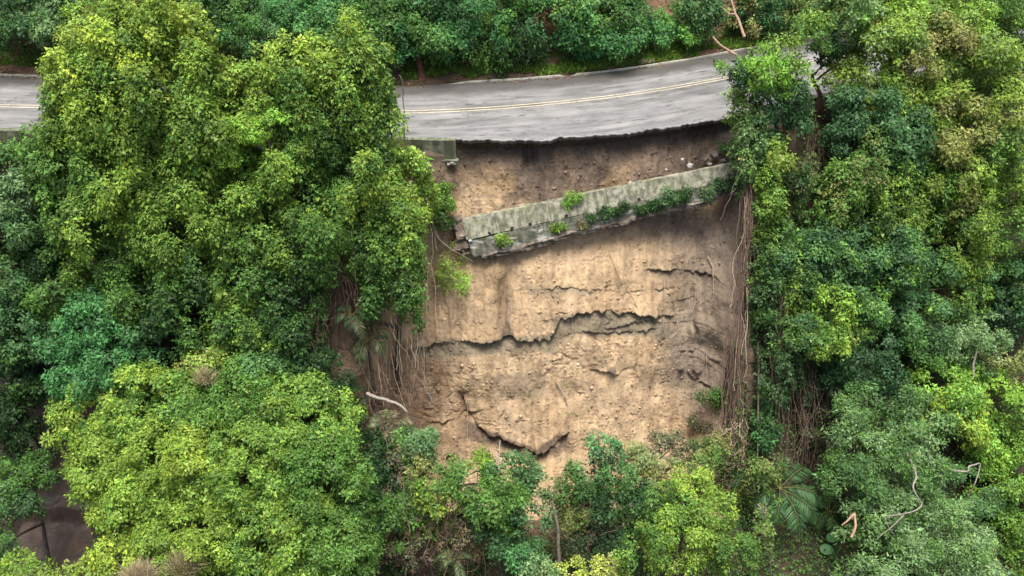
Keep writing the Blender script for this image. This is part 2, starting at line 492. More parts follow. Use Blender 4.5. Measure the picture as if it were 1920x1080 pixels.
# skirt: the ragged thickness of the pavement along the outer edge
top = np.arange(len(rx)) * nj
sk, fs = [], []
lay = [(0.0, -0.09), (0.03, -0.13), (0.10, -0.30), (0.35, -0.34)]
base = len(V)
for li, (inn, dz) in enumerate(lay):
    jag = 0.05 * fbm(rx * 3, li * 5.5, 0, 3, 91)
    sk.append(np.stack([rx, y0[:, 0] + inn + jag * (li > 0), RZ[:, 0] + dz + 0.03 * fbm(rx * 2.2, li * 3.1, 0, 2, 95) * (li > 0)], -1))
n = len(rx)
idx = [top] + [base + li * n + np.arange(n) for li in range(len(lay))]
for a, b_i in zip(idx[:-1], idx[1:]):
    fs.append(np.stack([a[:-1], b_i[:-1], b_i[1:], a[1:]], -1))
V = np.concatenate([V] + sk); F = np.concatenate([F] + fs)
uvv = np.stack([V[:, 0], yB(V[:, 0]) - V[:, 1]], -1)
road = tag(link('road', make_mesh('road', V, F, ASPHALT, uv=uvv)), 'grey two lane asphalt road with its outer edge broken away', kind='structure')
for off in (-0.16, 0.16):
    lx = np.arange(-75, 75, 0.25)
    cy = yC(lx) + off
    w = 0.046
    P = np.concatenate([np.stack([lx, cy - w, 0 * lx + 0.026], -1), np.stack([lx, cy + w, 0 * lx + 0.026], -1)])
    n = len(lx); a = np.arange(n - 1)
    link('lane_line', make_mesh('lane_line', P, np.stack([a, a + 1, a + 1 + n, a + n], -1), YELLOW), road)
# kerb at the foot of the bank, a low concrete lip partly buried
kx = np.arange(-75, 75, 0.25)
ky = yB(kx)
kh = 0.10 + 0.03 * fbm(kx * 0.5, 0, 0, 3, 33) - 0.16 * smooth(0.12, 0.3, fbm(kx * 0.25, 4.4, 0, 3, 36)) - 0.15 * (smooth(2, 3.5, kx - (-9)) * 0 + (1 - smooth(-4.5, -3, kx)) * smooth(-16, -14, kx))
prof = [(-0.08, -0.2), (-0.08, 0.0), (-0.06, 0.015), (0.05, 0.0), (0.08, -0.2)]
rows = [np.stack([kx, ky + o_, kh + h_ + (0.0 if h_ > -0.1 else -0.1)], -1) for o_, h_ in prof]
V = np.concatenate(rows); n = len(kx)
F = np.concatenate([np.stack([np.arange(n - 1) + i * n, np.arange(1, n) + i * n, np.arange(1, n) + (i + 1) * n, np.arange(n - 1) + (i + 1) * n], -1) for i in range(len(prof) - 1)])
tag(link('kerb', make_mesh('kerb', V, F, KERB_M)), 'pale low concrete kerb along the inner side of the road', kind='structure')

# ------------------------------------------------------------------ the slide face
cx = np.arange(-13.5, 18.5, 0.066)
ce = np.array(CL_E); cz = np.array(CL_Z)
arc = np.concatenate([[0], np.cumsum(np.hypot(np.diff(ce), np.diff(cz)))])
pa = np.concatenate([np.arange(0, 26.5, 0.062), np.arange(26.5, arc[-1], 0.25)])
pe, pz = np.interp(pa, arc, ce), np.interp(pa, arc, cz)
k = np.hanning(11); k /= k.sum()
mid = slice(40, len(pa) - 20)
pe_s = np.convolve(np.pad(pe, 5, mode='edge'), k, 'valid'); pz_s = np.convolve(np.pad(pz, 5, mode='edge'), k, 'valid')
pe[mid], pz[mid] = pe_s[mid], pz_s[mid]
CX, PE = np.meshgrid(cx, pe, indexing='ij'); _, PZ = np.meshgrid(cx, pz, indexing='ij')
CY = yE(CX) - PE
U, Vv, _ = project(np.stack([CX, CY, PZ], -1))
def ledge(px, lip, rec, up, dn, ends=25):
    """overhanging ledge along a line on the face: the ground above stands proud, the ground below is cut back"""
    lu, lv = [p[0] for p in px], [p[1] for p in px]
    dv = Vv - (np.interp(U, lu, lv) + 5 * fbm(CX * 1.3, PZ * 0.2, 0, 3, int(lu[0])) + 2.5 * vnoise(CX * 5, PZ, 0, int(lv[0])))
    w = smooth(lu[0] - ends, lu[0] + 5, U) * (1 - smooth(lu[-1] - 5, lu[-1] + ends, U))
    var = np.clip(0.62 + 1.5 * fbm(CX * 1.1, PZ * 0.3, 0, 3, int(lu[-1])), 0.12, 1.3)
    return w * var * np.where(dv < 0, lip * np.exp(dv / up), -rec * np.exp(-np.maximum(dv, 0) / dn))
D = 0.0
D = D + 0.55 * fbm(CX * 0.22, PZ * 0.22, 1.7, 3, 201)
D = D + 0.22 * fbm(CX * 0.75, PZ * 0.35, 0.3, 4, 202)
D = D + 0.07 * fbm(CX * 2.6, PZ * 1.0, 0, 4, 203)
D = D + 0.03 * fbm(CX * 8.5, PZ * 3.8, 0, 2, 204)
def ridged(fx_, fz_, seed): return 1 - np.abs(fbm(CX * fx_ + 0.6 * fbm(CX * fx_, PZ * fz_, 3, 2, seed + 50), PZ * fz_, 0, 3, seed)) * 2.2
crk = smooth(0.86, 0.99, ridged(0.8, 1.0, 230)) * smooth(-0.15, 0.2, fbm(CX * 0.4, PZ * 0.4, 0, 3, 231))
crk2 = smooth(0.82, 0.99, ridged(2.2, 2.2, 233)) * smooth(-0.05, 0.25, fbm(CX * 0.7, PZ * 0.7, 0, 3, 234))
lowz = smooth(400, 440, Vv)
D = D - 0.07 * crk * lowz - 0.03 * crk2
D = D + 0.03 * np.abs(fbm(CX * 3.2, PZ * 1.4, 0, 3, 236)) * 2 + 0.05 * np.maximum(0, fbm(CX * 1.4, PZ * 0.8, 0, 3, 237)) * 2
rib = smooth(370, 470, Vv) * (1 - smooth(560, 660, Vv)) * (0.45 + 0.55 * (1 - smooth(930, 1010, U)))
D = D + rib * 0.26 * fbm(CX * 2.0, PZ * 0.25, 0, 3, 205) + 0.07 * smooth(400, 440, Vv) * fbm(CX * 3.1, PZ * 0.3, 0, 3, 215)
upz = 1 - smooth(360, 420, Vv)
D = D + upz * 0.10 * fbm(CX * 1.6, PZ * 0.5, 0, 3, 206)
# fractured, bedded blocks
qx = CX * 0.75 + 0.6 * fbm(CX * 0.5, PZ * 0.5, 0, 2, 207); qz = PZ * 1.35 + 0.9 * fbm(CX * 0.35, PZ * 0.5, 0, 3, 208)
blk = _hash(np.floor(qx).astype(np.int64), np.floor(qz).astype(np.int64), 0, 5)
fx, fz = np.abs(qx - np.floor(qx) - 0.5), np.abs(qz - np.floor(qz) - 0.5)
blkm = smooth(520, 560, Vv) * (1 - smooth(640, 720, Vv)) * 0.5 + smooth(1230, 1290, U) * smooth(460, 500, Vv) * (1 - smooth(700, 760, Vv))
blkm = np.clip(blkm, 0, 1) * 0.4
D = D + blkm * (0.20 * (blk - 0.5) - 0.10 * smooth(0.44, 0.5, np.maximum(fx, fz)))
# thin bedding steps
bed = np.sin((PZ + 0.06 * CX) * 7.0 + 2.5 * fbm(CX * 0.4, PZ * 0.6, 0, 3, 210))
D = D + 0.0 * np.sign(bed) * np.abs(bed) ** 0.35 * smooth(470, 540, Vv) * (1 - smooth(640, 700, Vv)) * smooth(0.0, 0.25, fbm(CX * 0.3, PZ * 0.3, 0, 3, 211) + 0.1)
D = D + ledge([(775, 650), (860, 640), (960, 630), (1000, 638), (1030, 632), (1042, 615), (1052, 600), (1075, 587), (1110, 580), (1180, 584), (1245, 590)], 0.30, 0.34, 40, 17)
D = D + ledge([(1228, 507), (1270, 504), (1300, 512), (1336, 508)], 0.18, 0.28, 28, 9)
D = D + ledge([(985, 548), (1020, 541), (1080, 541), (1110, 546)], 0.06, 0.10, 25, 6)
D = D + ledge([(1100, 622), (1150, 624), (1215, 614)], 0.12, 0.22, 18, 9)
D = D + ledge([(1150, 612), (1190, 604), (1225, 602)], 0.10, 0.2, 14, 7)
D = D + ledge([(1120, 540), (1160, 550), (1210, 546), (1250, 540)], 0.06, 0.07, 22, 8)
D = D + ledge([(866, 735), (872, 758), (882, 782), (898, 803), (922, 817), (952, 828), (978, 842), (998, 849), (1018, 846), (1040, 832), (1056, 814)], 0.42, 0.75, 40, 22, 14)
D = D + ledge([(815, 792), (845, 790), (880, 776)], 0.15, 0.28, 25, 8)
D = D + ledge([(1120, 690), (1150, 698), (1175, 688)], 0.16, 0.25, 20, 10)
D = D + ledge([(1285, 655), (1310, 645), (1335, 652)], 0.2, 0.3, 20, 10)
D = D + ledge([(1290, 695), (1330, 700)], 0.2, 0.3, 22, 10, 8)
for (gu, v0, v1, w, dep) in ((950, 470, 640, 11, 0.38), (985, 265, 310, 5, 0.3), (998, 270, 300, 4, 0.2), (870, 740, 800, 10, 0.3), (1300, 545, 640, 4, 0.35), (1316, 440, 540, 8, 0.25), (1230, 440, 500, 8, 0.15), (905, 480, 560, 7, 0.18), (1165, 440, 530, 10, -0.22)):
    wob = 8 * fbm(PZ * 0.8, gu * 0.1, 0, 2, gu)
    D = D - dep * np.exp(-((U - gu - wob) / w) ** 2) * smooth(v0 - 15, v0 + 10, Vv) * (1 - smooth(v1 - 10, v1 + 20, Vv))
# the scar's two flanks stand forward of its floor
fl = scar_l(PZ) - CX; fr = CX - scar_r(PZ)
wobf = 0.8 * fbm(CX * 0.3, PZ * 0.35, 0, 3, 220)
flank = np.clip(np.interp(-PZ, PROF_Z, PROF_E) - PE + 0.3, 0.3, 4.5)
D = D + flank * (smooth(-2.2, 2.6, fl + wobf) + smooth(-2.4, 1.8, fr + wobf))
fade = smooth(0.1, 0.9, -PZ - 0.25)
D = D * fade
foot = smooth(19.5, 22.5, -PZ)
CYd = CY - D
CZd = PZ + 0.18 * D * fade - foot * 0.0
# soil colours: strata and horizons, plus shade painted into the recesses
def C(*c): return np.array(c)
nz = fbm(CX * 0.35, PZ * 0.3, 2.2, 4, 301)[..., None]
nz2 = fbm(CX * 0.9, PZ * 0.7, 4.2, 4, 302)[..., None]
nv = fbm(CX * 1.3, PZ * 0.22, 1.2, 4, 303)[..., None]
st4 = fbm(CX * 3.8, PZ * 0.22, 2.2, 3, 331)[..., None]
tan = st4 * C(0.085, 0.07, 0.05) + C(0.415, 0.305, 0.190) + nz * C(0.07, 0.06, 0.045) + nv * C(0.08, 0.065, 0.045)
brown = st4 * C(0.07, 0.055, 0.04) + C(0.190, 0.142, 0.105) + nv * C(0.07, 0.05, 0.03)
yellow = C(0.36, 0.255, 0.14)
grey = C(0.21, 0.172, 0.134) + nz2 * C(0.05, 0.04, 0.035)
strat = C(0.20, 0.175, 0.125)
dark = C(0.060, 0.050, 0.042)
def wx(a): return a[..., None]
col = tan
up = wx(1 - smooth(385, 440, Vv + 40 * nz[..., 0] - (U - 1100) * 0.2))
ub = brown * (1 - 0.0) ; yp = wx(smooth(0.12, 0.5, fbm(CX * 0.45, PZ * 0.22, 6.6, 3, 304) + 0.5 * np.exp(-((U - 935) / 40) ** 2 - ((Vv - 350) / 45) ** 2)))
ub = ub * (1 - 0.75 * yp) + yellow * 0.75 * yp
col = col * (1 - up) + ub * up
rt = wx(smooth(1185, 1290, U + 60 * nz[..., 0]) * smooth(380, 430, Vv) * (1 - smooth(700, 800, Vv + 50 * nz2[..., 0])))
col = col * (1 - 0.85 * rt) + grey * 0.85 * rt
lf = wx((1 - smooth(810, 900, U + 40 * nz2[..., 0])) * smooth(640, 690, Vv))
col = col * (1 - 0.75 * lf) + (C(0.245, 0.165, 0.105) + nz2 * 0.05) * 0.75 * lf
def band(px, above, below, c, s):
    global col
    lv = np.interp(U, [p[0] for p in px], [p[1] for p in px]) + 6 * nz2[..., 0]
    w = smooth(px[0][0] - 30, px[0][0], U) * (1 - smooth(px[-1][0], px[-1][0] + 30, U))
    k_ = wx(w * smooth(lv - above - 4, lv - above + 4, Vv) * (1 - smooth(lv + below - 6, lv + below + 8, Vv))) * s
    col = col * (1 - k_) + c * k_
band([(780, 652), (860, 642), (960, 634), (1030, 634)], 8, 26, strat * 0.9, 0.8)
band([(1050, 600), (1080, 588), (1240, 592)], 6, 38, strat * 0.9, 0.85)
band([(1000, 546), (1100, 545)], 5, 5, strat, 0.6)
band([(880, 800), (940, 822), (1000, 848), (1055, 816)], 6, 26, C(0.10, 0.075, 0.06), 0.85)  # shade painted into the recess under the slump lip
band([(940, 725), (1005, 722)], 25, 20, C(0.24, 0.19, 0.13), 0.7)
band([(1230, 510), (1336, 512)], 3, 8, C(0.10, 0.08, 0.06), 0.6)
gk = wx(np.exp(-((U - 950) / 12) ** 2) * smooth(540, 570, Vv) * (1 - smooth(620, 650, Vv)))  # darkening painted along the vertical gully in place of shade
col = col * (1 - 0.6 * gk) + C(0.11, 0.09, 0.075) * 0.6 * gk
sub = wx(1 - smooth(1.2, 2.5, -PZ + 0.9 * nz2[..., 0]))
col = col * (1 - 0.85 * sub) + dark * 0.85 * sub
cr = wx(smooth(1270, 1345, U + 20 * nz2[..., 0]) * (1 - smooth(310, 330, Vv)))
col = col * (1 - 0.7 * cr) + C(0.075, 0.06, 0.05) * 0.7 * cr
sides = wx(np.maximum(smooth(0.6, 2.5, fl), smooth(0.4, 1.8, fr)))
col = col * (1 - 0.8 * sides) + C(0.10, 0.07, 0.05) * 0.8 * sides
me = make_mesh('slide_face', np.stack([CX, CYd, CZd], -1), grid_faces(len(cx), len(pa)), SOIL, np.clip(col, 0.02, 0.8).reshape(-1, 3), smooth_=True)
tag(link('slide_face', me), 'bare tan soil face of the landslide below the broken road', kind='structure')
CGRID = np.stack([CX, CYd, CZd], -1)
GU, GV, _ = project(CGRID)
SUBG = (slice(None, None, 4), slice(None, None, 4))
gu_s, gv_s, gp_s = GU[SUBG].ravel(), GV[SUBG].ravel(), CGRID[SUBG].reshape(-1, 3)
def face_pt(u, v, fwd=0.0):
    """a point on the slide face, moved fwd metres off it"""
    d2 = (gu_s - u) ** 2 + (gv_s - v) ** 2
    near = np.where(d2 < d2.min() + 30)[0]
    p = gp_s[near[np.argmin(gp_s[near][:, 1])]].copy()
    q = CAM - p; q /= np.linalg.norm(q)
    return p + q * fwd

# ------------------------------------------------------------------ foliage
PAL = {
    'Y': (0.310, 0.410, 0.052), 'L': (0.190, 0.300, 0.043), 'M': (0.085, 0.180, 0.034), 'D': (0.020, 0.052, 0.015),  # D darkened so that leaf colour carries shade between tree masses
    'B': (0.066, 0.150, 0.052), 'T': (0.036, 0.088, 0.033), 'O': (0.225, 0.23, 0.075), 'G': (0.155, 0.255, 0.105),
    'E': (0.070, 0.215, 0.065), 'N': (0.185, 0.375, 0.048), 'R': (0.36, 0.30, 0.19), 'K': (0.120, 0.092, 0.064),
}
DENS = 1.1
LEAFCOUNT = [0]
def leaves_mesh(rng, base, axis, nrm, length, aspect, color, tri=False):
    """one leaf per row: bent and four-cornered, or a plain pointed one where leaves are only a few pixels long"""
    nrm = nrm / (np.linalg.norm(nrm, axis=1)[:, None] + 1e-9)
    a = axis - (axis * nrm).sum(1)[:, None] * nrm
    a /= np.linalg.norm(a, axis=1)[:, None] + 1e-9
    s = np.cross(a, nrm)
    L = length[:, None]; w = L * aspect[:, None] * 0.5
    n = len(base)
    LEAFCOUNT[0] += n
    if tri:
        V = np.stack([base + a * L * 0.12 + s * w * 1.15, base + a * L * 0.12 - s * w * 1.15, base + a * L * 1.05], 1)
        return V.reshape(-1, 3), np.arange(n * 3).reshape(n, 3), color
    fold = 0.22 * w
    m = base + a * L * 0.42
    tip = base + a * L - nrm * L * 0.16
    V = np.stack([base, m + s * w + nrm * fold, tip, m - s * w + nrm * fold], 1)
    F = np.arange(n * 4).reshape(n, 4)
    return V.reshape(-1, 3), F, color
def unit(rng, n):
    v = rng.normal(size=(n, 3)); return v / np.linalg.norm(v, axis=1)[:, None]
def lobe_foliage(rng, c, R, pal, leaf=0.2, aspect=0.66, droop=0.25, dens=1.0, clump=None, back=0.25, gap=0.0, flat=0.22, shell=None):
    """leaf sprigs on clumps spread over one lobe of a crown"""
    R = np.asarray(R, float)
    rm = R.mean()
    rc0 = clump or np.clip(0.38 * rm, 0.28, 1.15)
    area = 4 * np.pi * ((R[0] * R[1]) ** 1.6 / 3 + (R[0] * R[2]) ** 1.6 / 3 + (R[1] * R[2]) ** 1.6 / 3) ** (1 / 1.6)
    M = max(6, int(area / (rc0 ** 2 * 1.9)))
    d = unit(rng, M)
    tocam = CAM - c; tocam /= np.linalg.norm(tocam)
    n0 = d / R; n0 /= np.linalg.norm(n0, axis=1)[:, None]
    keep = (n0 @ tocam > -0.15) | (rng.random(M) < back)
    keep &= (n0[:, 2] > -0.75) | (rng.random(M) < 0.4)
    d, n0 = d[keep], n0[keep]; M = len(d)
    if M == 0: return None
    lo_, hi_ = shell or (0.82, 1.12)
    rr_ = rng.uniform(lo_, hi_, (M, 1)); inn = rng.random((M, 1)) < 0.30
    cc = c + d * R * np.where(inn, rng.uniform(0.45, 0.7, (M, 1)), rr_)
    if gap:                              # hollows between the clumps
        g_ = vnoise(cc[:, 0] * 0.85, cc[:, 1] * 0.85, cc[:, 2] * (0.22 if droop > 0.3 else 0.6), int(rng.integers(999))) * 0.5 + 0.5
        kk = g_ > gap
        d, n0, cc = d[kk], n0[kk], cc[kk]; M = len(d)
        if M == 0: return None
    rc = rc0 * rng.uniform(0.45, 1.4, M)
    hang = max(0.0, droop - 0.3) * 4
    st = np.stack([rng.uniform(0.75, 1.3, M), rng.uniform(0.75, 1.2, M), rng.uniform(0.65, 1.1, M) + hang * rng.random(M) ** 1.5 * 1.6], -1)
    st[:, :2] *= 1 / (1 + 0.25 * hang)
    keys = list(pal)
    cols = np.array([PAL[k_] for k_ in keys])
    nk = len(keys)
    # colour follows patches, so that neighbouring sprigs tend to agree
    ps = int(rng.integers(999))
    leaf = leaf * 0.80
    S = np.maximum(4, (dens * DENS * 58 * rc ** 2 * (0.2 / leaf) ** 1.3 + 2)).astype(int)
    ci = np.repeat(np.arange(M), S); nS = len(ci)
    d2 = unit(rng, nS) + 0.5 * n0[ci] + np.array([0, 0, 0.35]) + 0.35 * tocam; d2 /= np.linalg.norm(d2, axis=1)[:, None]
    q_ = rng.random(nS)
    rad = np.where(q_ < 0.80, rng.uniform(0.88, 1.05, nS), np.where(q_ < 0.95, rng.uniform(0.4, 0.88, nS), rng.uniform(1.05, 1.3, nS)))
    sp = cc[ci] + d2 * st[ci] * (rc[ci] * rad)[:, None]
    pn = vnoise(sp[:, 0] * 0.8, sp[:, 1] * 0.8, sp[:, 2] * 0.8, ps) * 0.5 + 0.5
    pk = (0.42 * pn + 0.2 * rng.random(M)[ci] + 0.38 * rng.random(nS) - 0.5) * 1.35 + 0.5
    pk = np.clip(pk, 0, 0.999) * (nk - 1)
    i0 = np.floor(pk).astype(int); fr_ = (pk - i0)[:, None]
    i1 = np.minimum(i0 + 1, nk - 1)
    scol = (cols[i0] * (1 - fr_) + cols[i1] * fr_) * rng.uniform(0.75, 1.25, M)[ci][:, None] * rng.uniform(0.65, 1.4, (nS, 1))
    Lk = rng.integers(4, 9, nS)
    si = np.repeat(np.arange(nS), Lk); nL = len(si)
    dd = unit(rng, nL)
    base = sp[si] + dd * (leaf * rng.uniform(0.1, 1.9, nL))[:, None]
    axis = dd + 0.4 * d2[si] + np.array([0, 0, -droop]) * 1.6
    nr = flat * np.array([0, 0, 1.0]) + 1.0 * d2[si] + 0.38 * rng.normal(size=(nS, 3))[si] + 0.30 * rng.normal(size=(nL, 3))
    lc = scol[si] * rng.uniform(0.86, 1.14, (nL, 1)) * (1 + 0.07 * rng.normal(size=(nL, 3)) * np.array([1, 0.4, 0.8]))
    ln = leaf * np.clip(rng.lognormal(-0.05, 0.33, nL), 0.45, 2.0)
    return leaves_mesh(rng, base, axis, nr, ln, aspect * rng.uniform(0.8, 1.2, nL), np.clip(lc, 0.008, 0.8), tri=True)
def join_leaves(parts):
    parts = [p for p in parts if p is not None]
    Vs, Fs, Cs, off = [], [], [], 0
    for V, F, c in parts:
        Vs.append(V); Fs.append(F + off); Cs.append(c); off += len(V)
    return np.concatenate(Vs), np.concatenate(Fs), np.concatenate(Cs)

def lobe_pos(l):
    """(u, v, half width px, half height px, metres in front of the slope, palette)"""
    u, v, ru, rv, fwd = l[:5]
    if fwd < -50:                       # behind the road: distance beyond the kerb
        bq = -(fwd + 100)
        v = v - (20 if v > 78 else 12 if v > 45 else 0)
        d = rays(u, v); t = 65.0
        for _ in range(25):
            x = CAM[0] + d[0] * t
            t = 0.5 * t + 0.5 * (yB(x) + bq - CAM[1]) / d[1]
        c = CAM + d * t
    else:
        c = at_e(u, v, e_of_v(v, u) + fwd)
    dep = project(c)[2]
    kf = 1.12 if fwd < -50 else 0.95
    rx_ = kf * ru * dep / FPX; rz_ = kf * rv * dep / FPX
    return c, np.array([rx_, 0.5 * (rx_ + rz_), rz_ * 1.05])
def BK(b): return -100.0 - b

def tree(name, label, cat, lobes, leaf=0.2, aspect=0.66, droop=0.25, dens=1.0, group=None, trunk=BARK, tr=None, back=0.2, gap=0.30, branches=5, flat=0.22, clump=None, base=None, mat=None, bend=0.02, shell=None):
    rng = rng_next()
    pos = [lobe_pos(l) for l in lobes]
    cs = np.array([p[0] for p in pos]); Rs = np.array([p[1] for p in pos])
    bx, by = cs[:, 0].mean(), cs[:, 1].mean() + 0.6
    if base is not None:
        h_ = hit(*base); bx, by = h_[0], h_[1]
    bz = float(terrain(bx, by)) - 0.2
    o0 = np.array([bx, by, bz])
    root = bpy.data.objects.new(name, None); COL.objects.link(root); root.location = o0
    tag(root, label, cat, group)
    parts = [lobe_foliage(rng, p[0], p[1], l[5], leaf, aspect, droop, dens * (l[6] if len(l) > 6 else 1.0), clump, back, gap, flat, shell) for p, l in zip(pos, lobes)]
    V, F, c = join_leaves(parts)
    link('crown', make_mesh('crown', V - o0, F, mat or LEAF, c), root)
    # trunk up through the crown, limbs out to the lobes
    hgt = max(cs[:, 2].max() - bz, 1.0)
    r0 = tr or np.clip(0.022 * hgt, 0.05, 0.4)
    topi = np.argmax(cs[:, 2])
    topp = cs[topi] - np.array([0, 0, 0.15 * Rs[topi][2]])
    midp = np.array([bx, by, bz]) * 0.5 + topp * 0.5 + np.array([rng.normal() * 0.03 * hgt, 0.02 * hgt, 0])
    tp = curve_pts([o0 - o0, midp - o0, topp - o0], 16, bend * hgt, int(rng.integers(999)))
    Vt, Ft = tube(tp, np.linspace(r0, r0 * 0.25, 16) * np.concatenate([[1.5, 1.2], np.ones(14)]), 9)
    trunk_o = link('trunk', make_mesh('trunk', Vt, Ft, trunk, smooth_=True), root)
    order = np.argsort(-Rs.prod(1))[:branches]
    for i in order:
        if i == topi and len(cs) > 1: continue
        q = cs[i] - o0
        k_ = int(np.clip(np.argmin(np.abs(tp[:, 2] - (q[2] - 0.5 * np.linalg.norm(q[:2] - tp[8][:2])))), 3, 13))
        s_ = tp[k_]
        bp = curve_pts([s_, 0.5 * (s_ + q) + np.array([0, 0, 0.08 * np.linalg.norm(q - s_)]), q], 10, 0.1, int(rng.integers(999)))
        Vb, Fb = tube(bp, np.linspace(r0 * 0.5, r0 * 0.12, 10), 6)
        link('branch', make_mesh('branch', Vb, Fb, trunk, smooth_=True), trunk_o)
    return root

# --- trees and vine-covered trees left of the slide
tree('vine_draped_tree', 'tallest vine-draped tree left of the slide, yellow-green on top, hiding the road', 'tree', [  # yellower top lobes, darker low ones: top light painted into leaf colours
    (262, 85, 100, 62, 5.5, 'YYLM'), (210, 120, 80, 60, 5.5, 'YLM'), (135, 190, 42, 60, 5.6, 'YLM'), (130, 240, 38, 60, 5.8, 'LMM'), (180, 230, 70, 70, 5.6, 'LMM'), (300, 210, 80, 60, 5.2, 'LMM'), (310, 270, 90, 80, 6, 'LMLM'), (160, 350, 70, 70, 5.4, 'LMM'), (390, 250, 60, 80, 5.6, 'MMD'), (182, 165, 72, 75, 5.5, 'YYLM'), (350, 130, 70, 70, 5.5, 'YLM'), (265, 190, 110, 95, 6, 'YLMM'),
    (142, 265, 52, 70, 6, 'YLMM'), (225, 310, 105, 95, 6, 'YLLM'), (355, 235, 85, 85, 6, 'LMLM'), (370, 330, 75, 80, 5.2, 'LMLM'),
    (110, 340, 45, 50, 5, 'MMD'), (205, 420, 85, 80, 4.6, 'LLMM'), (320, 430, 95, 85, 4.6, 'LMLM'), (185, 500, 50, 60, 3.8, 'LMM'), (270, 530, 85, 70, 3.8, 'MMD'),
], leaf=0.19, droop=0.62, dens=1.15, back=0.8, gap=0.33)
tree('vine_draped_tree', 'twin-peaked vine-draped tree at the left rim of the slide', 'tree', [  # palettes paint lit peaks above and shaded clefts lower down
    (655, 105, 55, 55, 3.2, 'YLMM'), (690, 150, 40, 50, 3.0, 'LMD'), (610, 140, 50, 50, 3.4, 'YLM'), (520, 240, 80, 70, 4.0, 'LMMD'), (420, 230, 55, 65, 4.4, 'LMD'), (640, 300, 80, 70, 3.8, 'MDL'), (705, 230, 35, 60, 3.0, 'LMD'), (400, 170, 50, 50, 5, 'YLM'), (560, 165, 75, 60, 3.8, 'YLM'), (655, 190, 62, 80, 3.6, 'LMLM'), (470, 185, 62, 60, 4.4, 'YLM'),
    (470, 290, 70, 70, 4.5, 'LMLM'), (590, 250, 80, 70, 4.2, 'LMMD'), (690, 290, 62, 70, 3.2, 'YLMM'), (560, 350, 90, 75, 3.8, 'LLMM'),
    (660, 385, 90, 75, 3.6, 'YLMM'), (745, 345, 58, 55, 2.5, 'YLM'), (745, 430, 58, 75, 2.6, 'YLMM'), (480, 420, 85, 80, 4, 'LMLM'), (580, 450, 90, 70, 3.8, 'LMMD'), (700, 470, 50, 55, 3.0, 'LMD'),
], leaf=0.19, droop=0.62, dens=1.1, back=0.8, gap=0.33)
tree('shrub', 'bright fresh green feathery shrub growing out of the vine-draped tree', 'shrub', [
    (437, 258, 38, 26, 6.8, 'NNL'), (428, 288, 30, 26, 6.6, 'NL'), (500, 240, 42, 22, 6.8, 'NNL'), (465, 245, 30, 20, 6.8, 'NL')], leaf=0.16, branches=2)
tree('leafy_vine', 'hanging tongue of vines trailing down the slide left rim below the twin-peaked tree', 'vine', [
    (745, 510, 42, 60, 2.4, 'LMM'), (768, 575, 22, 50, 2.0, 'MMD'), (715, 560, 45, 45, 2.4, 'MD'), (585, 600, 26, 50, 2.6, 'DMT', 0.8)], droop=0.7, dens=0.9, leaf=0.19)
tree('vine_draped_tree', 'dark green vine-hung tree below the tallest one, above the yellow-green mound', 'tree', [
    (440, 520, 75, 65, 3.6, 'LMMD'), (530, 540, 60, 62, 3.2, 'MDD'), (370, 590, 85, 60, 3.4, 'MMDB'), (470, 620, 75, 55, 3.2, 'MLMD'), (290, 640, 60, 50, 3.0, 'MDT'), (540, 650, 60, 60, 3.0, 'MDD')], droop=0.6)  # right-hand lobes darkened, the cleft's shade put into their leaf colour
tree('broadleaf_tree', 'emerald green tree beside the tall dark gap at the left', 'tree', [
    (165, 600, 55, 35, 4.6, 'EEB'), (135, 645, 50, 35, 4.6, 'EEB'), (215, 625, 50, 35, 4.2, 'EBE'), (180, 690, 75, 40, 4.2, 'EEB'), (255, 685, 45, 30, 3.8, 'EB'), (125, 710, 32, 40, 4.2, 'EEB')], leaf=0.22, aspect=0.5, droop=0.1)
tree('vine_mound', 'big yellow-green vine-covered mound in the lower left corner', 'tree', [
    (172, 785, 88, 70, 4.2, 'YLMM'), (290, 770, 100, 75, 4.4, 'YLMM'), (430, 760, 110, 70, 4.2, 'LMMM'), (560, 800, 105, 85, 4.0, 'LMLM'), (228, 880, 82, 80, 5, 'YLLM'),
    (330, 880, 120, 90, 5.2, 'YLLM'), (480, 890, 120, 90, 5, 'LMLM'), (600, 910, 90, 100, 4.6, 'LMMM'), (268, 970, 80, 70, 5.4, 'YLLM'), (380, 990, 110, 80, 5.6, 'YLLM'), (530, 1010, 110, 90, 5.2, 'LLMM'), (640, 1030, 60, 80, 4.6, 'LMMM'), (660, 960, 30, 60, 4.2, 'MD')
], leaf=0.18, droop=0.3, dens=1.2, gap=0.12, clump=0.55, shell=(0.85, 1.04))
tree('shrub', 'dark shrub crest between the emerald tree and the twin-peaked tree trunk', 'shrub', [
    (480, 690, 70, 40, 3.6, 'MBM'), (560, 690, 55, 45, 3.0, 'MDD'), (615, 725, 36, 45, 2.4, 'DDT'), (390, 690, 50, 35, 3.8, 'OLM')], leaf=0.2)  # darkest lobes hold the shade of the cleft as leaf colour
tree('shrub', 'dark strip of shrubs on the right flank of the big mound', 'shrub', [
    (640, 780, 36, 55, 2.0, 'DDT'), (690, 840, 34, 55, 1.9, 'DDT'), (712, 905, 30, 55, 2.1, 'DDT'), (735, 980, 36, 55, 2.6, 'DMT')], leaf=0.19)  # near-black palette paints in shade between the mound and the slide
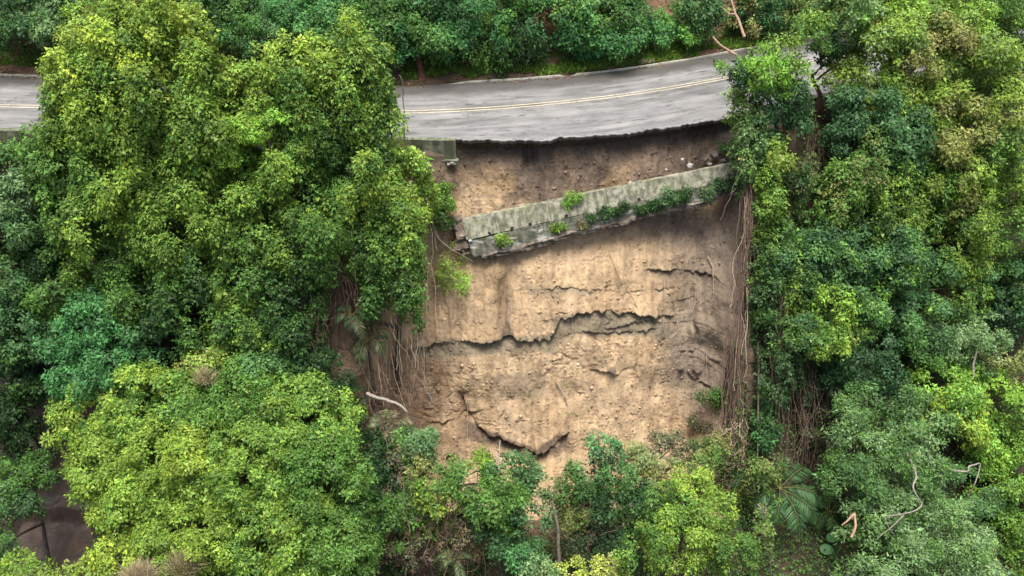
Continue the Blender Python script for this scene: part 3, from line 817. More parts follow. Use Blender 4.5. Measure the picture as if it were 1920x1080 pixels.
# left edge
tree('broadleaf_tree', 'pale grey-green tree at the left edge under the road', 'tree', [
    (20, 380, 52, 42, 4.6, 'GGB'), (45, 345, 35, 28, 4.4, 'GB'), (5, 430, 45, 40, 4.8, 'GBM')], leaf=0.24, aspect=0.42, droop=0.1)
tree('shrub', 'green hedge-like shrub below the low wall at the far left', 'shrub', [
    (20, 290, 40, 26, 1.6, 'BMD'), (70, 275, 36, 30, 2.2, 'LMM'), (95, 300, 35, 35, 3.2, 'MBD')], leaf=0.2)
tree('broadleaf_tree', 'dark tree filling the left edge beside the tall vine-draped one', 'tree', [
    (60, 470, 55, 60, 3.0, 'MDD'), (110, 430, 40, 60, 2.8, 'DDM'), (30, 540, 60, 60, 3.4, 'MBD'), (110, 540, 60, 55, 3.2, 'MMD'), (45, 620, 60, 60, 3.2, 'MBD'), (10, 460, 50, 50, 3, 'MDD'), (90, 600, 50, 50, 2.4, 'DDM'), (5, 600, 50, 60, 3, 'MDD'), (75, 670, 40, 50, 2.2, 'DD')], leaf=0.2, gap=0.15)
tree('broadleaf_tree', 'deep green tree at the left edge over the stream gully', 'tree', [
    (20, 700, 55, 55, 3.0, 'MDD'), (50, 770, 46, 50, 2.2, 'DDT'), (10, 800, 50, 60, 3.2, 'DDM')], leaf=0.2)  # leaf colours darkened to paint the gloom between neighbouring crowns
tree('shrub', 'dark green bush on the left bank of the brown stream', 'shrub', [
    (8, 915, 48, 45, 4.2, 'BMD'), (22, 985, 44, 60, 4.6, 'MBD'), (-12, 1050, 40, 50, 5, 'MBL'), (60, 885, 45, 22, 3.6, 'MD')], leaf=0.18)
tree('shrub', 'yellowish low bushes in front of the brown stream at the bottom edge', 'shrub', [
    (50, 1082, 75, 18, 6, 'YLM'), (150, 1080, 70, 22, 6, 'YLO'), (222, 1045, 42, 40, 5.8, 'LYM')], leaf=0.18)

# --- trees right of the slide
tree('broadleaf_tree', 'tree with bright lime top at the right rim of the slide, beside the road', 'tree', [
    (1410, 95, 26, 22, 2.6, 'NNL'), (1435, 130, 42, 32, 3.0, 'NNN'), (1488, 150, 32, 30, 2.8, 'NNL'), (1465, 165, 36, 22, 3.0, 'NNL'), (1395, 135, 22, 28, 2.4, 'TB'), (1465, 105, 42, 28, 2.2, 'LB'), (1440, 185, 55, 36, 2.8, 'BTT'), (1395, 200, 26, 45, 2.2, 'MLB'),
    (1450, 240, 50, 38, 2.6, 'TBT'), (1500, 215, 24, 40, 2.4, 'BTM')], leaf=0.22, aspect=0.5, droop=0.15, base=(1475, 330))
tree('forked_tree', 'red-barked forked tree leaning over the road at the right', 'tree', [
    (1530, 55, 42, 34, 0.8, 'LMB'), (1570, 70, 34, 30, 0.6, 'MBD'), (1545, 100, 26, 14, 0.6, 'TD'), (1590, 115, 30, 30, 1.2, 'OLM')], leaf=0.2, trunk=BARK_RED, tr=0.2, base=(1535, 240), bend=0.10)
tree('broadleaf_tree', 'rounded blue-green tree with olive and yellow tips, right of the forked tree', 'tree', [
    (1620, 150, 55, 34, 3.2, 'OLLM'), (1615, 210, 55, 50, 3.8, 'TBB'), (1680, 190, 60, 50, 3.8, 'OLB'), (1660, 245, 70, 45, 4, 'TBB'), (1715, 235, 40, 42, 4, 'OLM'), (1600, 265, 45, 40, 3.6, 'TB'), (1680, 290, 60, 35, 3.8, 'TBM')], leaf=0.21)
tree('broadleaf_tree', 'wide pale and olive crown at the upper right corner', 'tree', [
    (1660, 75, 60, 40, 3, 'LLG'), (1740, 95, 75, 52, 3.8, 'OOL'), (1700, 140, 55, 40, 3.8, 'OLM'), (1820, 80, 75, 55, 3.6, 'GLL'), (1870, 130, 60, 60, 4, 'LGL'), (1800, 165, 75, 60, 4.4, 'OLLM'), (1865, 220, 62, 60, 4.6, 'OLM'), (1780, 245, 62, 55, 4.6, 'MOL'), (1840, 290, 55, 55, 4.4, 'LMD')], leaf=0.2)
tree('broadleaf_tree', 'fresh green treetops along the top edge behind the wide pale crown', 'tree', [
    (1640, 50, 55, 36, 2.0, 'LGM'), (1720, 55, 60, 36, 2.2, 'LMO'), (1800, 45, 60, 36, 2.4, 'NLM'), (1600, 10, 60, 30, 1.4, 'LGN'), (1690, 15, 60, 28, 1.6, 'NLL'), (1780, 15, 60, 30, 1.8, 'NLM'), (1860, 30, 55, 35, 2.2, 'LMM'), (1915, 70, 35, 60, 2.4, 'MDM'), (1890, 62, 45, 34, 1.8, 'LMD')], leaf=0.2)
tree('vine_draped_tree', 'curtain of vines hanging below the blue-green tree, right of the slide', 'tree', [
    (1610, 340, 75, 55, 3.2, 'LMMO'), (1700, 350, 65, 55, 3.2, 'OLMD'), (1780, 350, 60, 60, 3.8, 'MOLM'), (1560, 390, 55, 60, 2.8, 'MMO'), (1640, 410, 80, 50, 3.0, 'MLDM'), (1740, 430, 75, 60, 3.2, 'LMMD'), (1800, 440, 42, 90, 3.8, 'LLM'), (1815, 350, 28, 60, 4, 'LLG')], droop=0.62, leaf=0.19)
tree('broadleaf_tree', 'dark teal tree dotted with lime shoots in the middle of the right side', 'tree', [
    (1560, 470, 75, 50, 3.2, 'TTBN'), (1500, 500, 52, 55, 2.8, 'MTBN'), (1650, 490, 80, 55, 3.4, 'TTBN'), (1720, 520, 70, 55, 3.6, 'TBN'), (1600, 560, 75, 50, 3.2, 'TMBN'), (1700, 590, 75, 50, 3.2, 'TBM'), (1780, 540, 60, 60, 3.4, 'LMT')], leaf=0.21)
tree('broadleaf_tree', 'yellow-green leaning tree crown below the teal tree right of the vine curtain', 'tree', [
    (1528, 612, 30, 24, 3.6, 'LMN'), (1585, 580, 32, 20, 3.6, 'LMN'), (1560, 655, 36, 18, 3.8, 'YLM'), (1545, 628, 40, 22, 3.6, 'LMM'), (1605, 625, 24, 24, 3.4, 'LMT'), (1505, 630, 30, 34, 3.8, 'LBT'), (1610, 680, 62, 48, 3.6, 'TTD'), (1560, 570, 34, 30, 3.8, 'NLY')], leaf=0.2)
tree('broadleaf_tree', 'mid green tree at the right edge under the wide pale crown', 'tree', [
    (1890, 340, 50, 55, 3.4, 'NLM'), (1870, 410, 45, 50, 3.2, 'LMM'), (1905, 460, 45, 55, 3.4, 'LMM'), (1880, 520, 55, 40, 3.0, 'TBM'), (1905, 590, 40, 50, 3.2, 'MTD'), (1860, 570, 40, 40, 2.8, 'DT')], leaf=0.2)
tree('dry_topped_tree', 'greyish thin-leaved tree with a bare pale stem at the right edge', 'tree', [
    (1790, 620, 62, 34, 4.2, 'GGM'), (1850, 625, 40, 34, 4, 'GGM'), (1720, 640, 52, 40, 3.6, 'EMB'), (1890, 680, 50, 34, 4.2, 'GOM'), (1800, 665, 60, 34, 3.4, 'DMT')], leaf=0.17, trunk=BARK_PALE, dens=0.8)
tree('broadleaf_tree', 'light green tree above the grey-green one at the lower right', 'tree', [
    (1770, 720, 65, 42, 4.2, 'LNG'), (1850, 740, 65, 45, 4.2, 'LNL'), (1790, 780, 70, 45, 4.6, 'LYLM'), (1900, 800, 45, 60, 4.6, 'LML'), (1860, 830, 50, 45, 4.6, 'LNM')], leaf=0.21)
tree('broadleaf_tree', 'grey-green tree with pale crooked branches in the lower right corner', 'tree', [
    (1640, 750, 62, 45, 4, 'GBMG'), (1600, 790, 50, 42, 4.4, 'GGMT'), (1690, 800, 70, 45, 4.6, 'GGMT'), (1640, 850, 65, 45, 4.8, 'GGMT'), (1590, 910, 45, 50, 4.8, 'GBMG'), (1700, 890, 75, 50, 5, 'GGMT'), (1660, 960, 75, 50, 5.2, 'GGMD'), (1780, 930, 70, 50, 5, 'GBM'), (1740, 1000, 90, 55, 5.6, 'GGMD'), (1650, 1050, 80, 45, 5.8, 'GGMD'), (1790, 1060, 80, 45, 6, 'GGL')], leaf=0.215, gap=0.3, dens=1.1, aspect=0.45, droop=0.05, trunk=BARK_PALE)
tree('broadleaf_tree', 'bushy green tree at the right edge of the bottom corner', 'tree', [
    (1860, 910, 55, 50, 4.4, 'LMN'), (1900, 970, 45, 60, 4.8, 'LMM'), (1860, 1040, 60, 50, 5.2, 'LNM'), (1915, 1060, 40, 60, 5.4, 'LMM')], leaf=0.2)
tree('vine_column', 'leafy vine curtain hanging just right of the bare hanging stems', 'vine', [
    (1400, 290, 24, 60, 2.4, 'LGMO'), (1440, 330, 34, 60, 2.2, 'MLO'), (1480, 380, 34, 70, 1.8, 'MDO'), (1430, 420, 30, 70, 2.0, 'MLMD'), (1425, 520, 28, 70, 1.8, 'LMDG'), (1465, 480, 30, 60, 1.8, 'MD'),
    (1432, 620, 28, 70, 1.8, 'MDG'), (1475, 590, 34, 60, 1.8, 'MDLT'), (1440, 720, 26, 70, 1.7, 'MDG'), (1485, 690, 26, 50, 1.6, 'GDM'), (1435, 820, 26, 60, 1.7, 'MDE'), (1420, 920, 34, 70, 2.4, 'OMK'), (1410, 1010, 30, 60, 2.8, 'OMK')], droop=0.75, leaf=0.17, dens=0.95, gap=0.38)
tree('shrub', 'dark undergrowth bush between the vine column and the grey-green tree', 'shrub', [
    (1520, 730, 40, 40, 1.4, 'DTK'), (1560, 700, 40, 40, 1.8, 'DT'), (1510, 800, 36, 45, 1.2, 'DKT', 0.6), (1540, 860, 30, 40, 1.4, 'DK', 0.5)], leaf=0.18)

# --- foot of the slide
tree('yellow_green_tree', 'yellow-green vine-hung tree at the bottom edge right of the slide foot', 'tree', [
    (1285, 925, 45, 30, 4, 'LLY'), (1245, 975, 45, 50, 4.2, 'LMM'), (1325, 970, 45, 50, 4.2, 'LLMY'), (1280, 1020, 60, 50, 4.6, 'LLM'), (1360, 1045, 50, 50, 4.6, 'LMM'), (1205, 1045, 40, 50, 4.6, 'LMD')], leaf=0.17, droop=0.55, gap=0.32)
tree('shrub', 'bluish green shrub at the left foot of the bare slope', 'shrub', [
    (795, 830, 34, 34, 2.2, 'BG'), (775, 870, 34, 28, 2.4, 'MOG'), (740, 870, 40, 40, 2.0, 'DKT', 0.6), (735, 825, 30, 26, 1.6, 'DKT', 0.7), (760, 845, 36, 28, 2, 'DMG')], leaf=0.17, gap=0.3, droop=0.35, clump=0.42)
tree('shrub', 'wide mixed green shrub right under the curved dark slump', 'shrub', [
    (905, 850, 26, 30, 2.6, 'NLL'), (880, 890, 48, 34, 2.8, 'LMB'), (950, 880, 46, 34, 2.8, 'MBB'), (1000, 900, 28, 26, 2.4, 'GB'), (830, 920, 55, 40, 3, 'YMD'), (930, 935, 60, 42, 3.2, 'BMM'), (985, 965, 42, 36, 3.2, 'TBD')], leaf=0.18, gap=0.3, droop=0.35, clump=0.42)
tree('shrub', 'small dark green shrub right of the soil chute at the slide foot', 'shrub', [
    (1137, 848, 28, 24, 2.2, 'TE'), (1120, 880, 40, 26, 2.4, 'BTG'), (1200, 945, 50, 34, 2.6, 'DTM'), (1140, 940, 46, 30, 2.6, 'TDM'), (1050, 930, 30, 30, 2.6, 'DM'), (1165, 900, 36, 30, 2.4, 'MB'), (1095, 910, 30, 30, 2.4, 'TM')], leaf=0.18, gap=0.3, droop=0.35, clump=0.42)
tree('shrub', 'sparse olive shrub below the right end of the bare slope', 'shrub', [
    (1215, 860, 46, 28, 1.8, 'MOG', 0.7), (1260, 840, 38, 24, 1.6, 'GKM', 0.7), (1200, 900, 40, 28, 2, 'MOD', 0.8), (1300, 870, 40, 24, 1.8, 'OMK', 0.6), (1345, 835, 26, 18, 1.6, 'MOD', 0.6), (1320, 855, 30, 22, 1.6, 'DMK', 0.7)], leaf=0.16, gap=0.3, droop=0.35, clump=0.4)
tree('shrub', 'dark blue-green bush low in the middle at the bottom', 'shrub', [
    (930, 1000, 42, 30, 2.6, 'TB'), (980, 1030, 40, 26, 2.8, 'EB'), (1005, 1060, 36, 20, 3, 'GB'), (900, 960, 40, 30, 2.4, 'TBD')], leaf=0.18, gap=0.3, droop=0.35, clump=0.42)
tree('shrub', 'shaded shrub in the bottom hollow left of the yellow-green tree', 'shrub', [
    (1130, 980, 50, 34, 1.8, 'DTK', 0.7), (1100, 1040, 50, 30, 2.2, 'TDK', 0.7), (1160, 1040, 40, 34, 2.4, 'DT', 0.7), (1080, 960, 30, 26, 2, 'MO')], leaf=0.17, gap=0.3, droop=0.35, clump=0.42)
tree('shrub', 'dark tangled bush left of the bottom middle', 'shrub', [
    (770, 930, 50, 36, 2.2, 'DMT'), (800, 970, 50, 30, 2.2, 'DMO'), (780, 1040, 50, 34, 2.4, 'DKM', 0.6), (860, 1010, 40, 40, 2, 'DKO', 0.6)], leaf=0.17, gap=0.3, droop=0.35, clump=0.42)
tree('shrub', 'straw-yellow low bush on the bottom edge in the middle', 'shrub', [
    (1080, 1076, 40, 16, 3.6, 'OYR'), (1140, 1072, 40, 16, 3.6, 'OYR'), (1020, 1078, 30, 12, 3.6, 'OGM')], leaf=0.16)
tree('shrub', 'small grassy green plant clinging under the left end of the fallen wall', 'shrub', [
    (845, 515, 26, 22, -1.2, 'NLL'), (865, 535, 22, 14, -1.0, 'NL'), (830, 480, 24, 26, -1.4, 'LOM', 0.6)], leaf=0.17, aspect=0.3, droop=0.7, dens=0.8, branches=1)
tree('shrub', 'leafy sprout beside the broken stump at the left end of the fallen wall', 'shrub', [
    (828, 372, 20, 26, -0.4, 'LML'), (825, 410, 16, 22, -0.4, 'MD')], leaf=0.17, branches=1)

# --- trees on the bank above the road
tree('broadleaf_tree', 'dark green tree overhanging the bank in the upper left corner', 'tree', [
    (30, 20, 75, 38, BK(2.6), 'MTD'), (95, 40, 70, 34, BK(2.4), 'MGT'), (150, 20, 55, 40, BK(2.6), 'MTD'), (60, 60, 50, 20, BK(2.0), 'MGD'), (135, 70, 30, 24, BK(1.8), 'MD')], leaf=0.2)
tree('broadleaf_tree', 'bright green treetop just behind the tallest vine-draped tree', 'tree', [
    (190, 0, 50, 32, BK(2.0), 'NLM'), (250, 10, 60, 30, BK(2.2), 'LOM')], leaf=0.2)
tree('broadleaf_tree', 'olive shaded tree behind the saddle between the two vine-draped trees', 'tree', [
    (330, 10, 60, 32, BK(2.6), 'OMD'), (390, 20, 50, 32, BK(2.6), 'MDM'), (420, 55, 34, 24, BK(2.2), 'MTD')], leaf=0.2)
tree('feathery_tree', 'light green feathery-leaved tree above the red bank, between the vine-draped peaks', 'tree', [
    (455, 75, 55, 20, BK(1.6), 'GEM'), (510, 85, 45, 18, BK(1.4), 'EGM'), (470, 45, 60, 26, BK(2.2), 'EMM'), (530, 40, 50, 40, BK(2.2), 'MED')], leaf=0.2, aspect=0.3, droop=0.4)
tree('broadleaf_tree', 'dense green tree behind the twin-peaked tree at the top edge', 'tree', [
    (590, 20, 60, 42, BK(2.6), 'MEM'), (640, 30, 50, 40, BK(2.4), 'MED'), (700, 20, 55, 42, BK(2.6), 'EMD'), (720, 70, 45, 36, BK(1.8), 'EMD')], leaf=0.22)
tree('broadleaf_tree', 'dark green roadside tree with a rusty red trunk by the verge', 'tree', [
    (745, 95, 40, 32, BK(1.5), 'MED'), (790, 70, 50, 36, BK(2.0), 'EMT'), (830, 95, 42, 30, BK(1.5), 'MED'), (770, 30, 55, 34, BK(2.6), 'ETD'), (850, 40, 50, 36, BK(2.4), 'ETD')], leaf=0.21, droop=0.35, trunk=BARK_RED, tr=0.27, base=(792, 147))
tree('broadleaf_tree', 'drooping deep green tree over the verge in the middle of the top edge', 'tree', [
    (900, 60, 45, 50, BK(2.0), 'TED'), (890, 105, 40, 26, BK(1.4), 'TMD'), (950, 90, 45, 36, BK(1.8), 'TDM'), (940, 25, 40, 34, BK(2.4), 'ENM'), (1000, 110, 40, 22, BK(1.5), 'MTD')], leaf=0.22, aspect=0.35, droop=0.6)
tree('broadleaf_tree', 'light leaf-tipped tree right of the drooping one at the top edge', 'tree', [
    (965, 35, 32, 40, BK(1.6), 'NEG'), (1040, 50, 45, 45, BK(2.0), 'ETM'), (1090, 85, 40, 30, BK(1.6), 'TEM'), (1050, 10, 60, 26, BK(2.6), 'LEN')], leaf=0.21, droop=0.4)
tree('broadleaf_tree', 'rounded deep green tree left of the bare reddish bank', 'tree', [
    (1110, 30, 50, 40, BK(2.2), 'EMT'), (1165, 30, 36, 40, BK(2.2), 'EBM'), (1140, 80, 50, 34, BK(1.6), 'TEM'), (1180, 85, 26, 26, BK(1.4), 'EM')], leaf=0.21)
tree('broadleaf_tree', 'row-end dark crowns along the top edge behind the roadside trees', 'tree', [
    (560, -12, 70, 30, BK(4.5), 'MED'), (690, -14, 80, 30, BK(4.5), 'TED'), (820, -12, 80, 34, BK(4.6), 'TDE'), (940, -14, 80, 32, BK(4.5), 'TDM'), (1060, -14, 80, 30, BK(4.5), 'EDM'), (1160, -16, 60, 28, BK(4.5), 'TEM')], leaf=0.22)
tree('broadleaf_tree', 'shaded crowns along the top edge behind the vine-draped trees', 'tree', [
    (40, -12, 80, 30, BK(4.5), 'TMD'), (160, -14, 70, 30, BK(4.5), 'DMT'), (290, -14, 80, 30, BK(4.5), 'MOD'), (420, -12, 80, 34, BK(4.5), 'MDE')], leaf=0.22)
tree('broadleaf_tree', 'bank trees along the top edge in the upper right corner', 'tree', [
    (1540, -6, 60, 30, BK(2.0), 'OMD'), (1640, 0, 70, 34, BK(1.6), 'LMD'), (1740, 4, 70, 34, BK(1.6), 'MLD'), (1850, 10, 80, 36, BK(1.6), 'MDL')], leaf=0.22)
tree('shrub', 'bright green round shrub on the bare bank, left of two', 'shrub', [(1234, 38, 15, 16, BK(2.6), 'NE')], leaf=0.17, branches=0)
tree('shrub', 'bright green round shrub on the bare bank, right of two', 'shrub', [(1272, 42, 20, 18, BK(2.6), 'NE')], leaf=0.17, branches=0)
tree('shrub', 'bright green spreading ground plants on the bank above the kerb', 'shrub', [(1250, 72, 40, 12, BK(1.6), 'NEM'), (1280, 88, 26, 12, BK(1.2), 'NE'), (1215, 60, 24, 10, BK(1.8), 'EM')], leaf=0.17, branches=0)
tree('broadleaf_tree', 'narrow bluish tree hanging over the bank beside the bare red branches', 'tree', [
    (1310, 15, 30, 30, BK(1.6), 'TBM'), (1325, 50, 24, 24, BK(1.2), 'TBM'), (1305, 70, 16, 20, BK(1.0), 'MT')], leaf=0.2, droop=0.4)
tree('broadleaf_tree', 'dark green bank tree behind the lime-topped tree', 'tree', [
    (1420, 20, 40, 36, BK(1.6), 'EDM'), (1460, 50, 40, 30, BK(1.0), 'GDM'), (1480, 15, 45, 30, BK(1.8), 'OMD'), (1390, 55, 24, 36, BK(0.9), 'KOM', 0.6)], leaf=0.2)
tree('leafy_twig', 'small leafy sprig hanging over the road left of the lime-topped tree', 'twig', [(1352, 124, 14, 9, 2.4, 'NM', 0.8), (1368, 118, 10, 8, 2.4, 'M', 0.7)], leaf=0.16, branches=1, tr=0.03, base=(1400, 330))

# ------------------------------------------------------------------ weeds on the fallen wall are added with the wall
# ------------------------------------------------------------------ undergrowth, verge grass, leaf litter
rng = rng_next()
def scatter(n, u0, u1, v0, v1):
    """random ground points seen in this part of the place"""
    x0, x1 = -46, 46
    x = rng.uniform(x0, x1, n); y = rng.uniform(-32, 20, n)
    z = terrain(x, y)
    P = np.stack([x, y, z], -1)
    u, v, _ = project(P)
    return P[(u > u0) & (u < u1) & (v > v0) & (v < v1)]
P = scatter(80000, -120, 2040, -60, 1200)
e = yE(P[:, 0]) - P[:, 1]; b = P[:, 1] - yB(P[:, 0])
zc = cliff_z_of_e(e)
insc = (P[:, 0] > scar_l(zc) - 1.0) & (P[:, 0] < scar_r(zc) + 1.0) & (e > -1) & (e < 13.2)
gully = (np.abs(P[:, 0] - ST_X) < 2.6) & (e > 8)
bare = (b > 0) & (fbm(P[:, 0] * 0.25, P[:, 1] * 0.25, 0, 3, 55) > 0.0) & (b < 5)
P = P[((e > 0.9) | (b > 1.2)) & ~insc & ~gully & ~bare]
thin = rng.random(len(P)) < np.where((P[:, 0] > -9) & (P[:, 0] < 13) & (yE(P[:, 0]) - P[:, 1] > 11), 0.55, 0.9)
P = P[thin]
nP = len(P)
k_ = rng.integers(3, 7, nP); i_ = np.repeat(np.arange(nP), k_); nL = len(i_)
hh = rng.gamma(2.0, 0.22, nP)
basep = P[i_] + np.stack([rng.normal(size=nL) * 0.22, rng.normal(size=nL) * 0.22, hh[i_] * rng.uniform(0.2, 1, nL)], -1)
pc = np.array([PAL[q] for q in 'DDMTMK'])[np.clip(((vnoise(P[:, 0] * 0.4, P[:, 1] * 0.4, 0, 61) * 0.5 + 0.5) * 0.5 + 0.5 * rng.random(nP)) * 6, 0, 5).astype(int)]
lc = pc[i_] * rng.uniform(0.7, 1.3, (nL, 1))
nr = np.array([0, -0.3, 1.0]) + 0.7 * rng.normal(size=(nL, 3))
V, F, c = leaves_mesh(rng, basep, rng.normal(size=(nL, 3)), nr, 0.2 * rng.uniform(0.6, 1.4, nL), 0.5 * rng.uniform(0.8, 1.2, nL), lc, tri=True)
tag(link('undergrowth', make_mesh('undergrowth', V, F, LEAF, c)), 'dark green undergrowth covering the steep hillside between the trees', 'undergrowth', kind='stuff')

rng = rng_next()
n = 60000
x = rng.uniform(-40, 24, n); bq = rng.gamma(1.6, 0.55, n) + 0.16
dn = fbm(x * 0.35, bq * 0.6, 0, 3, 62)
kp = (dn > -0.12) & (bq < 2.6); x, bq = x[kp], bq[kp]; n = len(x)
y = yB(x) + bq; z = terrain(x, y)
bs = np.stack([x, y, z - 0.02], -1)
ax = rng.normal(size=(n, 3)) * 0.35 + np.array([0, -0.15, 1.0])
lc = np.array([PAL['L'], PAL['M'], PAL['N'], PAL['O']])[rng.choice(4, n, p=[0.35, 0.35, 0.2, 0.1])] * rng.uniform(0.6, 1.2, (n, 1))
V, F, c = leaves_mesh(rng, bs, ax, rng.normal(size=(n, 3)) + np.array([0, -0.8, 0]), rng.uniform(0.12, 0.42, n), rng.uniform(0.1, 0.35, n), lc)
tag(link('verge_grass', make_mesh('verge_grass', V, F, LEAF, c)), 'short green grass along the verge behind the kerb', 'grass', kind='stuff')

rng = rng_next()
n = 9000
x = rng.uniform(-40, 24, n); bq = rng.gamma(1.5, 0.9, n) - 0.5
y = yB(x) + bq
z = np.where(bq < 0, 0.02, terrain(x, y) + 0.03)
kp = (bq > -0.9) & (bq < 6) & (fbm(x * 0.4, bq * 0.5, 0, 3, 63) > -0.05)
x, y, z, bq = x[kp], y[kp], z[kp], bq[kp]; n = len(x)
lc = np.array([(0.20, 0.12, 0.07), (0.13, 0.08, 0.05), (0.32, 0.21, 0.12), (0.10, 0.07, 0.05)])[rng.integers(0, 4, n)] * rng.uniform(0.7, 1.2, (n, 1))
V, F, c = leaves_mesh(rng, np.stack([x, y, z], -1), rng.normal(size=(n, 3)) * np.array([1, 1, 0.2]), np.array([0, 0, 1.0]) + 0.35 * rng.normal(size=(n, 3)), rng.uniform(0.08, 0.2, n), rng.uniform(0.4, 0.7, n), lc)
tag(link('leaf_litter', make_mesh('leaf_litter', V, F, DRY, c)), 'brown fallen leaves along the gutter and on the bank', 'leaf litter', kind='stuff')
print('LEAVES', LEAFCOUNT[0])

# ------------------------------------------------------------------ retaining walls
def wall_frame(A, B):
    A, B = np.asarray(A, float), np.asarray(B, float)
    ax = B - A; L = np.linalg.norm(ax); ax = ax / L
    out = np.array([ax[1], -ax[0], 0.0]); out /= np.linalg.norm(out)
    if out[1] > 0: out = -out
    upv = np.cross(ax, out); upv = upv if upv[2] > 0 else -upv
    return A, ax, out, upv, L
def prism_run(s0, s1, prof, step=0.12, rough=0.012, seed=1, endjag=(0, 0), botjag=0.0):
    """a run of wall: profile [(out, up)] swept from s0 to s1; returns verts in (s, out, up) and faces"""
    n = max(2, int((s1 - s0) / step) + 1)
    s = np.linspace(s0, s1, n); P = []
    pr = []
    for i in range(len(prof)):                           # subdivide the profile so that it can be rough
        a, b_i = np.array(prof[i]), np.array(prof[(i + 1) % len(prof)])
        m = max(1, int(np.linalg.norm(b_i - a) / 0.16))
        for q in range(m): pr.append(a + (b_i - a) * q / m)
    pr = np.array(pr); m = len(pr)
    S, I = np.meshgrid(s, np.arange(m), indexing='ij')
    O, H = pr[I, 0], pr[I, 1]
    S = S + 0.0
    f0 = 1 - smooth(0, 0.5, S - s0); f1 = 1 - smooth(0, 0.5, s1 - S)
    jag = fbm(O * 2.5, H * 2.5, seed, 3, seed)
    S = S + f0 * endjag[0] * (jag + 0.3) - f1 * endjag[1] * (jag + 0.3)
    hmin = pr[:, 1].min()
    low = 1 - smooth(0.0, 0.35, H - hmin)
    O2 = O + rough * fbm(S * 1.6, H * 3, seed * 3, 4, seed + 1)
    H2 = H + rough * fbm(S * 1.2, O * 3, seed * 5, 4, seed + 2) + botjag * low * fbm(S * 0.9, 7.7, seed, 4, seed + 4)
    V = np.stack([S, O2, H2], -1).reshape(-1, 3)
    i, j = np.meshgrid(np.arange(n - 1), np.arange(m), indexing='ij')
    a = (i * m + j).ravel(); b_i = (i * m + (j + 1) % m).ravel()
    F = [list(q) for q in np.stack([a, b_i, b_i + m, a + m], -1).tolist()]
    F.append(list(range(m))[::-1]); F.append(list(range((n - 1) * m, n * m)))
    return V, F
TAPER = [0.0]
def to_world(V, fr):
    if TAPER[0]:
        k_ = 1 - TAPER[0] * np.clip(V[:, 0:1] / fr[4], 0, 1)
        V = np.concatenate([V[:, :1], V[:, 1:2] * k_, V[:, 2:3] * k_], 1)
    A, ax, out, upv, L = fr
    return V[:, 0:1] * ax + V[:, 1:2] * out + V[:, 2:3] * upv
def rock_mesh(rng, r, sub=2, jag=0.28, flat=(1, 1, 0.75)):
    """an angular broken stone: the hull of a few random points, its corners slightly worn"""
    import bmesh
    bm = bmesh.new()
    for q in unit(rng, 15 + 3 * sub) * rng.uniform(0.72, 1.12, (15 + 3 * sub, 1)):
        bm.verts.new(q)
    bmesh.ops.convex_hull(bm, input=bm.verts)
    bmesh.ops.delete(bm, geom=[v for v in bm.verts if not v.link_faces], context='VERTS')
    bmesh.ops.bevel(bm, geom=list(bm.edges), offset=0.05, segments=1, affect='EDGES')
    bm.verts.index_update()
    V = np.array([v.co[:] for v in bm.verts]); F = [[v.index for v in f.verts] for f in bm.faces]; bm.free()
    return V * r * np.array(flat), F

# the fallen wall, lying on the slide
A = face_pt(868, 407, 0.9); B = face_pt(1376, 299, 0.9)
dA = rays(868, 407); dB = rays(1376, 299)
fr = wall_frame(A, B)
LW = fr[4]
TAPER[0] = 0.26
wall = bpy.data.objects.new('fallen_retaining_wall', None); COL.objects.link(wall); wall.location = A
tag(wall, 'long fallen concrete retaining wall lying tilted across the slide', 'wall')
UP = [(0.0, 0.0), (0.774, -1.098), (0.27, -1.206), (-0.378, -0.09)]
LO = [(0.81, -1.152), (1.152, -2.16), (0.0, -2.25), (0.18, -1.188)]
FT = [(1.044, -2.07), (1.368, -2.178), (1.35, -2.502), (0.0, -2.7), (-0.18, -2.205)]
cuts = [0.0] + [LW * q for q in (0.115, 0.31, 0.52, 0.79)] + [LW]
for i in range(len(cuts) - 1):
    rg = rng_next()
    pj = [(o_ + rg.normal() * 0.012, h_ + rg.normal() * 0.015) for o_, h_ in UP]
    V, F = prism_run(cuts[i] + 0.012, cuts[i + 1] - 0.012, pj, seed=30 + i, rough=0.06, endjag=(0.08 if i == 0 else 0.0, 0))
    link('parapet_panel', make_mesh('parapet_panel', to_world(V, fr), F, CONC_TOP), wall)
V, F = prism_run(0.12, LW - 0.05, LO, seed=41, rough=0.07, endjag=(0.3, 0.1))
link('wall_body', make_mesh('wall_body', to_world(V, fr), F, CONC_MID), wall)
V, F = prism_run(0.42, LW - 0.1, FT, seed=42, rough=0.22, endjag=(0.7, 0.2), botjag=0.55)
link('footing', make_mesh('footing', to_world(V, fr), F, CONC_FOOT), wall)
V, F = prism_run(-0.75, 0.6, [(-0.45, -0.12), (-0.05, -0.10), (0.5, -0.9), (0.9, -2.2), (-0.2, -2.6), (-0.5, -1.2)], seed=43, rough=0.30, endjag=(0.6, 0.0))
link('broken_core', make_mesh('broken_core', to_world(V, fr), F, ROCK_BROWN), wall)
V, F = prism_run(-0.85, 0.05, [(-0.5, 0.02), (0.0, 0.02), (0.02, -0.10), (-0.5, -0.12)], seed=44, rough=0.06, endjag=(0.3, 0.0))
link('cap_slab', make_mesh('cap_slab', to_world(V, fr), F, CONC_FOOT), wall)
